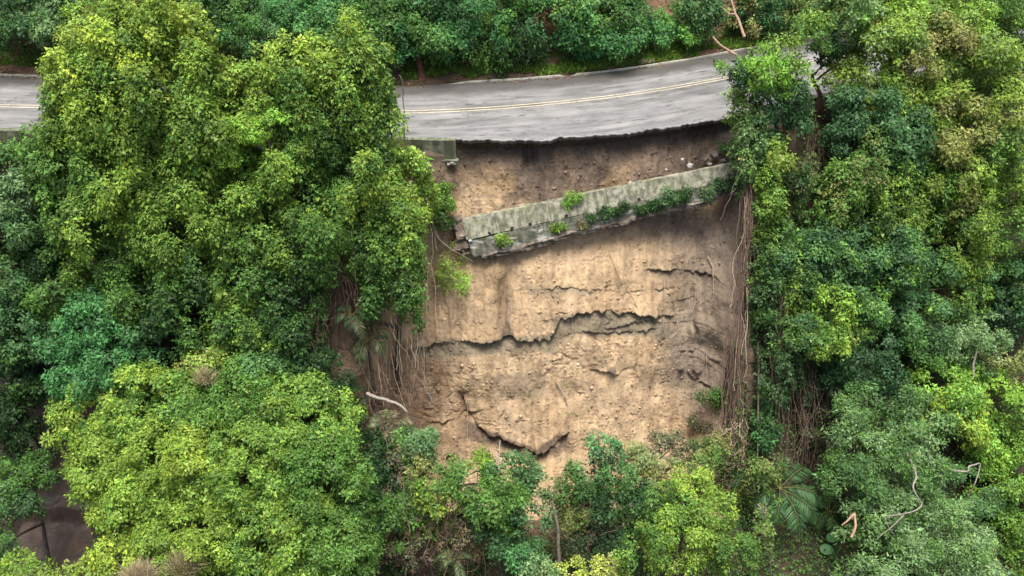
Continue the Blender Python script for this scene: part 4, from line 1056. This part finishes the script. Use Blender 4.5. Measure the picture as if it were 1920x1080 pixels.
for q in (0.085, 0.168, 0.233, 0.365, 0.50, 0.63, 0.75):
    c0 = np.array([q * LW, 0.86 * 0.81, -1.22 * 0.81])
    nrm = np.array([0, 1.22, 0.86]) / math.hypot(1.22, 0.86)
    ring = []
    Vt, Ft = tube(np.stack([c0 - nrm * 0.1, c0 + nrm * 0.05]), [0.11, 0.11], 10)
    Vi, Fi = tube(np.stack([c0 + nrm * 0.05, c0 - nrm * 0.09]), [0.085, 0.085], 10)
    V, F = join([(Vt, Ft), (Vi, Fi)])
    F = F.tolist() + [[10 + k, 10 + (k + 1) % 10, 20 + (k + 1) % 10, 20 + k] for k in range(10)] + [[30 + k for k in range(10)]]
    link('weep_hole', make_mesh('weep_hole', to_world(V, fr), F, m_hole), wall)
rg = rng_next()
for k in range(9):
    V, F = rock_mesh(rg, rg.uniform(0.10, 0.22), 2)
    loc = np.array([[rg.uniform(-0.5, 0.35), rg.uniform(0.0, 0.9), rg.uniform(-2.2, -0.5)]])
    o = link('stone', make_mesh('stone', V, F, ROCK_GREY if k % 3 else ROCK_PALE), wall, to_world(loc, fr)[0])

TAPER[0] = 0.0
# the part of the wall that still stands along the road
def stand_wall(name, label, x0, x1, ztop, hgt, end_broken):
    root = bpy.data.objects.new(name, None); COL.objects.link(root)
    root.location = (x1, float(yE(x1)), 0); tag(root, label, 'wall')
    xs_ = np.linspace(x0, x1, max(2, int(round((x1 - x0) / 3.1)) + 1))
    for i in range(len(xs_) - 1):
        a = np.array([xs_[i], float(yE(xs_[i])) - 0.02, ztop]); b_i = np.array([xs_[i + 1], float(yE(xs_[i + 1])) - 0.02, ztop])
        f = wall_frame(a, b_i)
        last = i == len(xs_) - 2
        for nm, pr, mt, ej in (('parapet_panel', [(-0.02, 0.0), (0.30, 0.0), (0.44, -hgt), (-0.02, -hgt)], CONC_OLD, 0.05), ('footing', [(-0.02, -hgt - 0.01), (0.62, -hgt - 0.03), (0.62, -hgt - 0.42), (-0.02, -hgt - 0.5)], CONC_OLD, 0.5)):
            V, F = prism_run(0.012, f[4] - 0.012, pr, seed=60 + i, rough=0.03, endjag=(0, ej if last else 0))
            link(nm, make_mesh(nm, to_world(V, f) + a - np.array(root.location), F, mt), root)
    if end_broken:
        rg = rng_next()
        for k in range(4):
            V, F = rock_mesh(rg, rg.uniform(0.12, 0.2), 2)
            link('stone', make_mesh('stone', V, F, ROCK_GREY), root, (rg.uniform(-0.6, -0.15), -0.55 - rg.uniform(0, 0.1), ztop - hgt - 0.22 + rg.uniform(-0.12, 0.12)))
stand_wall('retaining_wall', 'mossy concrete wall stub still standing beside the road at the left rim', -12.4, -3.45, 0.06, 1.2, True)
stand_wall('retaining_wall', 'dark low wall holding the road at the far left edge', -45, -25, 0.04, 1.1, False)
stand_wall('retaining_wall', 'shadowed wall under the road behind the red-barked forked tree', 17.5, 30, 0.04, 1.3, False)

# ------------------------------------------------------------------ plants rooted on the fallen wall and on the face
def wall_pt(q, o_, h_):
    o_, h_ = o_ * (1 - 0.26 * q), h_ * (1 - 0.26 * q)
    return A + to_world(np.array([[q * LW, o_, h_]]), fr)[0]
def tuft(name, label, cat, p, r, pal, leaf=0.16, aspect=0.35, droop=0.5, dens=1.0, grass=False, n=120, mat=None, stem=True, up=1.0):
    rg = rng_next()
    root = bpy.data.objects.new(name, None); COL.objects.link(root); root.location = p
    tag(root, label, cat)
    if grass:
        bs = rg.normal(size=(n, 3)) * 0.3 * r * np.array([1.3, 1, 0.3])
        ax_ = rg.normal(size=(n, 3)) * 0.55 + np.array([0, -0.25, up])
        cc = np.array([PAL[q] for q in pal])[rg.integers(0, len(pal), n)] * rg.uniform(0.7, 1.3, (n, 1))
        nr = rg.normal(size=(n, 3)) + np.array([0, -0.6, 0.3])
        V, F, c = leaves_mesh(rg, bs, ax_, nr, r * rg.uniform(0.6, 1.5, n), np.full(n, 0.035), cc)
    else:
        acc = []
        for q in range(4):
            off = rg.normal(size=3) * r * np.array([0.9, 0.3, 0.35]) + np.array([0, 0, -0.25 * r * q / 2])
            acc.append(lobe_foliage(rg, np.array(p) + off, r * rg.uniform(0.35, 0.75, 3), pal, leaf, aspect, droop, dens * 0.9, clump=0.2 * r + 0.06))
        V, F, c = join_leaves(acc)
        V = V - np.array(p)
    link('blades' if grass else 'foliage', make_mesh('foliage', V, F, mat or LEAF, c), root)
    if stem:
        Vs, Fs = tube(curve_pts([(0, 0.25, -r * 0.9), (0.03, 0.1, -0.4 * r), (0, 0, 0)], 6), np.linspace(0.03, 0.012, 6), 5)
        link('stem', make_mesh('stem', Vs, Fs, BARK), root)
    return root
tuft('weed', 'small weed on the fallen wall near its broken left end', 'weed', wall_pt(0.125, 1.05, -1.25), 0.28, 'LLM', dens=0.7)
tuft('weed', 'round green weed on the top edge of the fallen wall', 'weed', wall_pt(0.405, 0.25, -0.05), 0.40, 'LNM')
tuft('weed', 'thin trailing weed on the fallen wall left of the white lime stain', 'weed', wall_pt(0.315, 1.0, -1.6), 0.24, 'MLD', dens=0.6)
tuft('weed', 'brownish dry weed low on the fallen wall near its middle', 'weed', wall_pt(0.41, 1.15, -1.75), 0.26, 'OKM', dens=0.6)
rq = rng_next()
for nth, q in zip('first second third fourth fifth sixth seventh eighth ninth tenth eleventh twelfth'.split(), (0.455, 0.50, 0.545, 0.585, 0.625, 0.665, 0.70, 0.735, 0.775, 0.815, 0.86, 0.91)):
    o = tuft('shrub', nth + ' low dark shrub from the left in the row along the fallen wall', 'shrub', wall_pt(q + rq.normal() * 0.006, 1.0 + 0.1 * rq.normal(), -1.3 + 0.25 * rq.normal()), rq.uniform(0.16, 0.42) + 0.22 * (abs(q - 0.86) < 0.05), rq.choice(['MDB', 'BGD', 'DTM', 'BDM']), dens=0.6)
    o['group'] = 'shrubs in a row on the fallen wall'
tuft('shrub', 'last dark shrub at the right end of the fallen wall', 'shrub', wall_pt(0.965, 1.1, -1.4), 0.6, 'DTM')
tuft('shrub', 'dark shrub in the corner above the right end of the fallen wall', 'shrub', face_pt(1372, 275, 0.6), 0.45, 'DTM')
tuft('shrub', 'dark bush at the right foot of the bare face beside the hanging stems', 'shrub', face_pt(1335, 745, 0.7), 0.75, 'DMD')
tuft('shrub', 'low dark bush under the right end of the bare face', 'shrub', face_pt(1305, 790, 0.7), 0.6, 'DKM', dens=0.7)
tuft('grass_tuft', 'small blue-green grass tuft in the damp grey patch of the face', 'grass', face_pt(988, 735, 0.1), 0.5, 'TBT', grass=True, n=50, up=0.9)
tuft('grass_tuft', 'slim green grass tuft beside the fallen stick on the face', 'grass', face_pt(1066, 725, 0.1), 0.5, 'MTO', grass=True, n=30)
tuft('grass_tuft', 'thin green grass wisp below the fallen stick on the face', 'grass', face_pt(1080, 775, 0.1), 0.45, 'LM', grass=True, n=18)
tuft('grass_tuft', 'tiny pale green sprout under the right end of the main ledge', 'grass', face_pt(1212, 622, 0.1), 0.3, 'GL', grass=True, n=26)
tuft('dry_grass', 'tall straw-coloured dry grass clump above the yellow-green mound', 'grass', at_e(385, 712, e_of_v(712, 385) + 5.2), 0.6, 'RRO', grass=True, n=420, mat=DRY, up=2.6, stem=False)
tuft('dry_grass', 'pale dry grass patch at the bottom edge below the big mound', 'grass', at_e(262, 1088, e_of_v(1088, 262) + 7.0), 0.8, 'RRR', grass=True, n=1500, mat=DRY, up=0.9, stem=False)
tuft('dry_grass', 'brownish dry grass patch beside the yellowish bushes at the bottom edge', 'grass', at_e(345, 1066, e_of_v(1066, 345) + 7.0), 0.75, 'ROK', grass=True, n=1000, mat=DRY, up=0.9, stem=False)

# ------------------------------------------------------------------ hanging stems and roots
def strand(p0, p1, r, wob, seed, n=26, sag=0.0, mat=VINE):
    p0, p1 = np.array(p0), np.array(p1)
    m = 0.5 * (p0 + p1) + np.array([0, -sag, 0])
    return tube(curve_pts([p0, m, p1], n, wob, seed), np.linspace(r, r * 0.7, n), 5)
rg = rng_next()
root = bpy.data.objects.new('hanging_vine_stems', None); COL.objects.link(root)
p_top = at_e(1410, 250, 3.0)
root.location = p_top; tag(root, 'bundle of bare reddish vine stems hanging down the right rim of the slide', 'vines')
fine = []
for k in range(44):
    f = rg.random()
    u0 = 1392 + 22 * rg.random(); u1 = 1408 + rg.normal() * 9; u2 = 1345 + 50 * rg.random() if k % 4 else 1330 + 70 * rg.random()
    v2 = 850 + rg.normal() * 25 if k % 3 else rg.uniform(560, 780)
    P0 = at_e(u0, 270 + 50 * rg.random(), 2.8 + rg.normal() * 0.2)
    pts = [P0, at_e(1402 + rg.normal() * 6, 400, e_of_v(400, 1400) + 2.4 + rg.normal() * 0.25)]
    for vv in (560, 700, v2):
        if vv > v2: continue
        t_ = (vv - 400) / 450.0
        pts.append(at_e(1400 - 12 * t_ + (u2 - 1388) * t_ + rg.normal() * (4 + 4 * t_), vv, e_of_v(vv, 1390) + 2.2 - 0.5 * t_ + rg.normal() * 0.25))
    if len(pts) < 3: continue
    q = curve_pts(pts, 40, 0.4, int(rg.integers(9999)))
    r = rg.uniform(0.008, 0.017) if k > 12 else rg.uniform(0.018, 0.03)
    T = tube(q - p_top, np.linspace(r, r * 0.7, 40), 5)
    if k <= 12: link('stem', make_mesh('stem', T[0], T[1], VINE if k % 3 else ROOT, smooth_=True), root)
    else: fine.append(T)
V, F = join(fine)
tag(link('fine_stems', make_mesh('fine_stems', V, F, VINE, smooth_=True), root), kind='stuff')
def vine_group(label, spots, seed, mat=VINE, r=(0.010, 0.022), fwd=2.0, wob=0.25):
    rg = np.random.default_rng(seed)
    u0, v0, *_ = spots[0]
    o0 = at_e(u0, v0, e_of_v(v0, u0) + fwd)
    root = bpy.data.objects.new('hanging_vine_stems', None); COL.objects.link(root); root.location = o0
    tag(root, label, 'vines')
    acc = []
    for (ua, va, ub, vb, n, spread) in spots:
        for k in range(n):
            a = at_e(ua + rg.normal() * spread, va + rg.normal() * 12, e_of_v(va, ua) + fwd + rg.normal() * 0.3)
            b_i = at_e(ub + rg.normal() * spread, vb + rg.normal() * 30, e_of_v(vb, ub) + fwd * 0.8 + rg.normal() * 0.3)
            V, F = strand(a, b_i, rg.uniform(*r), wob, int(rg.integers(9999)), 24)
            acc.append((V - o0, F))
    V, F = join(acc)
    tag(link('stems', make_mesh('stems', V, F, mat, smooth_=True), root), kind='stuff')
vine_group('tangle of brown vine stems in the shade right of the leafy vine column', [(1500, 640, 1500, 880, 26, 26), (1540, 690, 1530, 900, 26, 30), (1470, 560, 1450, 860, 14, 12)], 901, fwd=2.4)
vine_group('thin vine stems in the dark gap below the lime-topped tree', [(1520, 240, 1490, 400, 16, 18), (1415, 260, 1420, 420, 16, 14), (1560, 250, 1540, 420, 10, 20)], 902, fwd=2.2)
vine_group('thin grey vines dangling at the left rim of the slide', [(790, 380, 800, 640, 10, 10), (760, 560, 770, 720, 12, 26), (700, 560, 720, 760, 12, 30)], 903, ROOT, (0.008, 0.018), 1.6)
vine_group('dead brown stems tangled at the bottom left of the slide foot', [(790, 900, 800, 1060, 16, 40), (840, 950, 770, 1050, 12, 40), (860, 900, 850, 1080, 8, 25)], 904, VINE, (0.012, 0.026), 3.2, 0.6)
vine_group('bare stems hanging in the dark cleft under the twin-peaked tree', [(570, 430, 575, 560, 12, 12), (640, 470, 655, 600, 14, 18), (600, 560, 590, 680, 12, 22)], 905, VINE, (0.010, 0.02), 3.8)
vine_group('pale roots and stems fanning out below the bare hanging bundle', [(1360, 800, 1330, 870, 16, 18), (1385, 800, 1400, 880, 12, 14), (1300, 870, 1400, 860, 6, 14)], 906, ROOT, (0.014, 0.03), 1.8, 0.5)
vine_group('grey twigs in the hollow at the bottom, left of the yellow-green tree', [(1150, 900, 1100, 1020, 18, 40), (1190, 930, 1150, 1060, 16, 40), (1090, 950, 1200, 1050, 10, 30)], 907, VINE, (0.012, 0.022), 2.6, 0.6)

def branch(name, label, pts, r0, r1, mat, twigs=(), cat='branch', wob=0.05):
    P = [np.array(p) for p in pts]
    root = bpy.data.objects.new(name, None); COL.objects.link(root); root.location = P[0]; tag(root, label, cat)
    q = curve_pts(P, 8 * len(P), wob, int(abs(P[0][0]) * 97) % 999)
    V, F = tube(q - P[0], np.linspace(r0, r1, len(q)), 8)
    limb = link('limb', make_mesh('limb', V, F, mat, smooth_=True), root)
    for tw in twigs:
        T = [np.array(p) for p in tw]
        q = curve_pts(T, 6 * len(T), wob, int(abs(T[-1][0]) * 91) % 999)
        V, F = tube(q - P[0], np.linspace(r1 * 1.2, r1 * 0.4, len(q)), 6)
        link('twig', make_mesh('twig', V, F, mat, smooth_=True), limb)
def E(u, v, f): return at_e(u, v, e_of_v(v, u) + f)
branch('fallen_branch', 'thick pale broken branch sticking out at the left edge of the face', [E(688, 738, 2.2), E(715, 748, 2.4), E(745, 757, 2.5), E(763, 772, 2.5)], 0.12, 0.07, BARK_PALE)
branch('fallen_stick', 'slim brown stick leaning on the middle of the face', [face_pt(1042, 712, 0.2), face_pt(1056, 735, 0.3), face_pt(1066, 755, 0.12)], 0.055, 0.03, ROOT)
branch('root', 'long thin pale root slanting across the upper tan face', [face_pt(1145, 470, 0.25), face_pt(1165, 520, 0.25), face_pt(1185, 560, 0.3), face_pt(1208, 602, 0.2)], 0.03, 0.02, ROOT, cat='root')
branch('root', 'short curved root on the face left of the damp patch', [face_pt(883, 702, 0.15), face_pt(900, 700, 0.3), face_pt(915, 693, 0.15)], 0.05, 0.03, ROOT, cat='root')
branch('bare_branch', 'bare reddish forked branch rising at the top edge, right of the bluish tree', [CAM + rays(1396, 70) * 64.5, CAM + rays(1386, 40) * 65, CAM + rays(1377, 20) * 65.3, CAM + rays(1370, -8) * 65.5], 0.10, 0.06, BARK_TAN, [[CAM + rays(1378, 27) * 65.2, CAM + rays(1366, 25) * 65.2, CAM + rays(1354, 14) * 65.2]])
branch('bare_branch', 'bare tan branch pointing over the kerb left of the lime-topped tree', [CAM + rays(1385, 106) * 63.5, CAM + rays(1365, 94) * 63.8, CAM + rays(1348, 82) * 64, CAM + rays(1337, 68) * 64.3], 0.09, 0.05, BARK_TAN)
branch('dead_snag', 'thin pale dead stem standing in front of the road by the wall stub', [E(758, 262, 1.5), E(757, 215, 1.6), E(755, 175, 1.6), E(754, 152, 1.6), E(748, 140, 1.6)], 0.035, 0.025, BARK_PALE, [[E(757, 235, 1.6), E(749, 222, 1.6), E(747, 214, 1.6)]], cat='dead stem', wob=0.07)
branch('broken_stump', 'broken tree stump with a pale top left of the fallen wall', [E(818, 470, 0.2), E(812, 425, 0.2), E(806, 395, 0.2), E(794, 362, 0.2)], 0.10, 0.09, BARK, [[E(812, 425, 0.2), E(825, 450, 0.3), E(850, 470, 0.3), E(886, 490, 0.1)]], cat='stump')
branch('crooked_branch', 'pale zigzag branch across the grey-green tree, upper one', [E(1735, 862, 5.9), E(1775, 878, 6.1), E(1812, 884, 6.2), E(1818, 874, 6.2), E(1838, 872, 6.2), E(1824, 915, 6.1), E(1812, 938, 5.7)], 0.07, 0.03, BARK_PALE)
branch('crooked_branch', 'pale crooked branch low on the grey-green tree, with two prongs', [E(1700, 850, 6.2), E(1718, 890, 6.5), E(1712, 915, 6.7), E(1727, 948, 6.7), E(1700, 962, 6.7), E(1658, 968, 6.7)], 0.07, 0.03, BARK_PALE, [[E(1658, 968, 6.7), E(1664, 985, 6.7), E(1678, 1005, 6.7)], [E(1695, 965, 6.7), E(1670, 990, 6.7), E(1645, 1010, 6.7)]])
branch('bare_branch', 'slim pale bare stem among the thin-leaved crowns at the right', [E(1826, 706, 5.2), E(1826, 680, 5.2), E(1833, 650, 5.2), E(1838, 632, 5.2)], 0.07, 0.04, BARK_PALE)
branch('broken_branch', 'freshly snapped orange-white branch end beside the palm', [E(1602, 962, 5.8), E(1604, 985, 6), E(1596, 1008, 6)], 0.07, 0.08, BARK_TAN, [[E(1600, 965, 5.8), E(1590, 975, 5.9), E(1578, 985, 5.9)]])
branch('broken_branch', 'white splintered upright stick at the foot of the dark slump', [E(935, 880, 3.6), E(935, 855, 3.6), E(938, 825, 3.4)], 0.05, 0.025, BARK_PALE)
branch('leaning_trunk', 'grey leaning bare trunk in the bottom hollow', [E(1048, 1070, 3.2), E(1047, 1010, 3.4), E(1040, 960, 3.4), E(1028, 915, 3.0)], 0.11, 0.07, BARK)
branch('curved_trunk', 'pale curved trunk beside the palm at the bottom', [E(1425, 1010, 3.6), E(1437, 990, 3.8), E(1432, 960, 3.8), E(1420, 945, 3.8)], 0.08, 0.05, BARK_PALE)
rg = rng_next()
for k, (u, v0, v1, nm) in enumerate([(1075, 588, 640, 'straight pale root dangling below the left part of the main ledge'), (1250, 520, 640, 'longest of the thin roots hanging on the grey right part'), (1266, 555, 632, 'wavy thin root hanging right of the longest one'), (1298, 545, 620, 'dark-edged root in the vertical crack of the grey part'), (1333, 480, 545, 'frayed whitish root at the right border of the face'), (1322, 660, 700, 'short root over the square block at the lower right'), (873, 745, 830, 'thin root hanging over the left of the dark slump'), (808, 735, 750, 'short white root at the lower left of the face'), (795, 660, 760, 'fine root streak near the left rim of the face')]):
    pts = [face_pt(u + rg.normal() * 3, v, 0.22) for v in np.linspace(v0, v1, 5)]
    branch('root', nm, pts, 0.026 if k not in (4, 7) else 0.05, 0.014, ROOT if k != 7 else BARK_PALE, cat='root', wob=0.06)

# dead sticks, torn creepers and clods heaped over the foot of the slide
rg = rng_next()
acc = []
for k in range(1100):
    u, v = rg.uniform(690, 1420), rg.uniform(850, 1110)
    if v < 900 and 980 < u < 1110: continue
    if k % 5 == 0: u, v = rg.uniform(690, 790), rg.uniform(700, 860)
    if k % 7 == 0: u, v = rg.uniform(1440, 1570), rg.uniform(680, 1040)
    e_ = e_of_v(v, u)
    c = at_e(u, v, e_ + rg.uniform(-1.5, 2.6))
    c[2] = max(c[2], float(terrain(c[0], c[1])) + 0.1)
    d = rg.normal(size=3) * np.array([1, 0.6, 0.9]); d /= np.linalg.norm(d)
    l = rg.gamma(2.0, 0.38)
    acc.append(tube(curve_pts([c - d * l, c + rg.normal(size=3) * 0.15 * l, c + d * l], 7, 0.05, k), np.linspace(1, 0.5, 7) * rg.uniform(0.008, 0.024), 4))
V, F = join(acc)
tag(link('debris', make_mesh('debris', V, F, VINE)), 'tangle of dead sticks and torn creepers over the slide foot', 'debris', kind='stuff')
rg = rng_next()
n = 13000
u, v = rg.uniform(680, 1430, n), rg.uniform(850, 1110, n)
d = rays(u, v)
x = CAM[0] + d[:, 0] * 61; y = yE(x) - (v - np.interp(u, [q[0] for q in VE_PX], [q[1] for q in VE_PX])) / 50 + rg.normal(size=n) * 0.8
z = terrain(x, y); kp = (vnoise(x * 0.8, y * 0.8, 0, 77) > -0.15) & ~((u > 985) & (u < 1110) & (v < 905))
B0 = np.stack([x, y, z + rg.gamma(1.5, 0.25, n)], -1)[kp]; n = len(B0)
i_ = np.repeat(np.arange(n), 5)
cc = np.array([PAL[q] for q in 'DMTOMK'])[rg.integers(0, 6, n)][i_] * rg.uniform(0.6, 1.3, (len(i_), 1))
V, F, c = leaves_mesh(rg, B0[i_] + rg.normal(size=(len(i_), 3)) * 0.16, rg.normal(size=(len(i_), 3)), rg.normal(size=(len(i_), 3)) * 0.6 + np.array([0, -0.2, 0.9]), 0.15 * rg.uniform(0.5, 1.6, len(i_)), np.full(len(i_), 0.5), cc, tri=True)
tag(link('creepers', make_mesh('creepers', V, F, LEAF, c)), 'low creepers sprawling over the debris at the slide foot', 'creepers', kind='stuff')

# ------------------------------------------------------------------ palms
def palm(label, c, n, L, pal, seed, mat=LEAF, rise=0.5, az0=0, az1=2 * np.pi, group=None):
    rg = np.random.default_rng(seed)
    root = bpy.data.objects.new('palm', None); COL.objects.link(root)
    gz = float(terrain(c[0], c[1])); root.location = (c[0], c[1], min(gz, c[2] - 0.3)); tag(root, label, 'palm')
    o0 = np.array(root.location); c0 = np.array(c) - o0
    V, F = tube(np.array([[0, 0, 0], c0 * 0.5, c0]), [0.16, 0.13, 0.11], 8)
    link('trunk', make_mesh('trunk', V, F, BARK, smooth_=True), root)
    for k in range(n):
        az = az0 + (az1 - az0) * (k + rg.uniform(-0.6, 0.6)) / n
        l = L * rg.uniform(0.6, 1.2); h = rise * rg.uniform(0.5, 1.3)
        d = np.array([math.cos(az), math.sin(az), 0])
        q = curve_pts([c0, c0 + d * l * 0.4 + np.array([0, 0, l * h * 0.55]), c0 + d * l * 0.78 + np.array([0, 0, l * h * 0.35]), c0 + d * l - np.array([0, 0, l * 0.22])], 44)
        V, F = tube(q, np.linspace(0.022, 0.006, 44), 4)
        Tn = np.gradient(q, axis=0); Tn /= np.linalg.norm(Tn, axis=1)[:, None]
        side = np.cross(Tn, [0, 0, 1.0]); side /= np.linalg.norm(side, axis=1)[:, None] + 1e-9
        idx = np.arange(6, 44)
        ts = (idx - 6) / 38.0
        ll = L * 0.30 * np.sin(np.pi * (0.12 + 0.82 * ts)) + 0.08
        vs, cs_ = [V], [np.tile(PAL['O'], (len(F), 1))]; fs_ = [F]; off = len(V)
        for sg in (-1, 1):
            ax_ = sg * side[idx] * 0.9 + Tn[idx] * 0.55 - np.array([0, 0, 0.35])
            nr = np.cross(ax_, Tn[idx]) * sg; nr[nr[:, 2] < 0] *= -1
            col_ = np.array([PAL[x] for x in pal])[rg.integers(0, len(pal), len(idx))] * rg.uniform(0.75, 1.25, (len(idx), 1))
            v2, f2, c2 = leaves_mesh(rg, q[idx], ax_, nr + 0.15 * rg.normal(size=nr.shape), ll, np.full(len(idx), 0.085), col_)
            vs.append(v2); fs_.append(f2 + off); cs_.append(c2); off += len(v2)
        link('frond', make_mesh('frond', np.concatenate(vs), np.concatenate(fs_), mat, np.concatenate(cs_)), root)
palm('blue-green palm with feathered fronds in the dark gap at the lower right', E(1462, 915, 2.8), 9, 2.9, 'TTB', 11, rise=0.3)
palm('smaller shaded palm beside the feathered one, under the grey-green tree', E(1555, 960, 2.8), 8, 1.9, 'TDM', 12)
palm('greyish shaded palm at the left edge of the bare face', E(690, 640, 1.6), 9, 1.7, 'TKD', 13)
palm('small pale palm in the dark cleft above the greyish shaded one', E(660, 590, 2.4), 7, 1.5, 'BTK', 16)
palm('silvery palm with white fronds at the bottom edge', E(855, 1050, 2.6), 6, 1.2, 'GKT', 14, DRY)
palm('dead grey palm fronds under the thick pale broken branch', E(728, 790, 1.8), 7, 1.3, 'KRG', 15, DRY, rise=-0.2)
palm('tiny tree fern at the left edge below the pale tree', E(55, 300, 2.8), 7, 0.9, 'GB', 17)
# a pair of broad taro leaves
rg = rng_next()
for k, (u, v, r, lab) in enumerate([(1545, 1030, 0.55, 'broad taro leaf lying nearly flat in the hollow below the palm'), (1556, 1008, 0.5, 'broad taro leaf standing upright in the hollow below the palm')]):
    p = E(u, v, 3.2)
    root = bpy.data.objects.new('taro', None); COL.objects.link(root); gz = float(terrain(p[0], p[1])); root.location = (p[0], p[1], gz); tag(root, lab, 'plant')
    th = np.linspace(0, 2 * np.pi, 20, endpoint=False)
    rr = r * (0.75 + 0.30 * np.cos(th)) ; rim = np.stack([rr * np.cos(th), 0.8 * rr * np.sin(th), -0.06 * np.abs(np.sin(th)) * r], -1)
    tilt = 0.35 + 0.5 * k
    rot = np.array([[1, 0, 0], [0, math.cos(tilt), -math.sin(tilt)], [0, math.sin(tilt), math.cos(tilt)]])
    Vr = np.concatenate([[[0, 0, 0.04]], rim]) @ rot.T + np.array([0, 0, p[2] - gz])
    link('blade', make_mesh('blade', Vr, [[0, 1 + j, 1 + (j + 1) % 20] for j in range(20)], LEAF, np.tile((0.06, 0.15, 0.05), (20, 1)), smooth_=True), root)
    V, F = tube(np.array([[0, 0.1, 0], [0, 0.05, 0.5 * (p[2] - gz)], [0, 0, p[2] - gz]]), [0.03, 0.025, 0.02], 6)
    link('stalk', make_mesh('stalk', V, F, ROOT), root)

# ------------------------------------------------------------------ rocks and loose soil
rg = rng_next()
for (u, v, r, mt, lab) in [(1291, 306, 0.26, ROCK_PALE, 'white angular rock resting on the fallen wall top'), (1281, 297, 0.14, ROCK_PALE, 'small pale rock beside the white angular one'),
                           (1318, 296, 0.26, ROCK_DARK, 'dark broken lump right of the white rock'), (1340, 288, 0.34, ROCK_DARK, 'largest dark lump in the corner above the fallen wall'), (1330, 306, 0.20, ROCK_GREY, 'grey chip between the dark lumps above the fallen wall'),
                           (1352, 300, 0.24, ROCK_DARK, 'dark lump nearest the right end of the fallen wall'), (1180, 341, 0.14, ROCK_PALE, 'pale stone on the middle of the fallen wall top'), (1253, 318, 0.10, ROCK_PALE, 'little pale stone left of the white angular rock'), (1151, 347, 0.12, ROCK_GREY, 'grey stone on the fallen wall top near its middle'),
                           (1312, 686, 0.40, ROCK_BROWN, 'square grey-brown block at the lower right of the face'), (1276, 690, 0.30, ROCK_BROWN, 'brown lump left of the square block'), (1152, 694, 0.30, ROCK_BROWN, 'brown wedge of soil rock in the lower middle of the face')]:
    V, F = rock_mesh(rg, r, 3, 0.35)
    tag(link('rock', make_mesh('rock', V, F, mt), None, face_pt(u, v, 0.45 if v < 360 else 0.12)), lab, 'rock')
for k, (u, lab) in enumerate([(1213, 'reddish clod heap on the kerb below the bare bank'), (1226, 'second reddish clod right of the heap by the kerb'), (1232, 'small grey clod by the kerb below the bank')]):
    p = CAM + rays(u, 114 + k) * 67; x_ = p[0]; y_ = float(yB(x_)) + 0.35
    V, F = rock_mesh(rg, 0.32 - 0.06 * k, 2)
    tag(link('clod', make_mesh('clod', V, F, ROCK_BROWN), None, (x_, y_, float(terrain(x_, y_)) + 0.08)), lab, 'clod')
# crumbs of soil lying on the face
rg = rng_next()
n = 9000
ok = np.where((gu_s > 700) & (gu_s < 1390) & (gv_s > 265) & (gv_s < 900))[0]
w_ = np.where(gv_s[ok] > 640, 2.0, 1.0) * np.where(gv_s[ok] < 400, 1.6, 1.0)
pick = rg.choice(ok, n, p=w_ / w_.sum())
oct_v = np.array([[1, 0, 0], [-1, 0, 0], [0, 1, 0], [0, -1, 0], [0, 0, 1], [0, 0, -1]], float)
oct_f = np.array([[0, 2, 4], [2, 1, 4], [1, 3, 4], [3, 0, 4], [2, 0, 5], [1, 2, 5], [3, 1, 5], [0, 3, 5]])
sz = 0.018 + rg.gamma(1.4, 0.02, n)
V = gp_s[pick][:, None] + oct_v[None] * sz[:, None, None] * rg.uniform(0.5, 1.3, (n, 6, 1)) + rg.normal(size=(n, 1, 3)) * np.array([0.08, 0.0, 0.0])
F = (oct_f[None] + 6 * np.arange(n)[:, None, None]).reshape(-1, 3)
base_c = col[SUBG].reshape(-1, 3)[pick]
cc = np.clip(base_c * rg.uniform(0.7, 1.55, (n, 1)), 0, 0.7)
tag(link('soil_crumbs', make_mesh('soil_crumbs', V.reshape(-1, 3), F, SOIL, np.repeat(cc, 6, 0))), 'loose crumbs and pebbles of tan soil on the slide face', 'soil', kind='stuff')

# ------------------------------------------------------------------ stream in the gully at the lower left
sx = np.linspace(-3.4, 3.4, 40); se = np.concatenate([np.linspace(8.5, 14.25, 30), np.linspace(14.3, 14.8, 8), np.linspace(14.85, 24, 50)])
SX, SE = np.meshgrid(sx, se, indexing='ij')
SXX = ST_X + SX
SEW = SE + 0.35 * fbm(SX * 1.1, 0.5, 0, 3, 409)
SY = yE(SXX) - SE
SZ = np.interp(SEW, [7, 10.5, 13.6, 14.3, 14.8, 18.5, 40], [-8.5, -15, -18.9, -19.2, -20.1, -20.7, -30]) + 0.16 + 0.05 * fbm(SX * 1.5, SE * 1.5, 0, 3, 402)
tag(link('stream', make_mesh('stream', np.stack([SXX, SY, SZ], -1), grid_faces(40, len(se)), WATER, smooth_=True)), 'shallow brown stream running over bedrock at the lower left', kind='structure')
rg = rng_next()
for k, (dx, e_, r, lab) in enumerate([(-2.0, 14.2, 0.8, 'dark rock at the left side of the stream step'), (2.4, 14.6, 0.7, 'dark rock at the right side of the stream step'), (2.7, 16.4, 0.6, 'dark rock on the right bank of the stream'), (-0.6, 13.9, 0.7, 'flat dark rock above the stream step')]):
    V, F = rock_mesh(rg, r, 3, 0.3, (1, 0.8, 0.5))
    x_ = ST_X + dx; 
    z_ = float(np.interp(e_, [7, 10.5, 13.6, 14.3, 14.8, 18.5, 40], [-8.5, -15, -18.9, -19.2, -20.1, -20.7, -30]))
    tag(link('rock', make_mesh('rock', V, F, ROCK_DARK), None, (x_, float(yE(x_)) - e_, z_ + 0.1)), lab, 'rock')
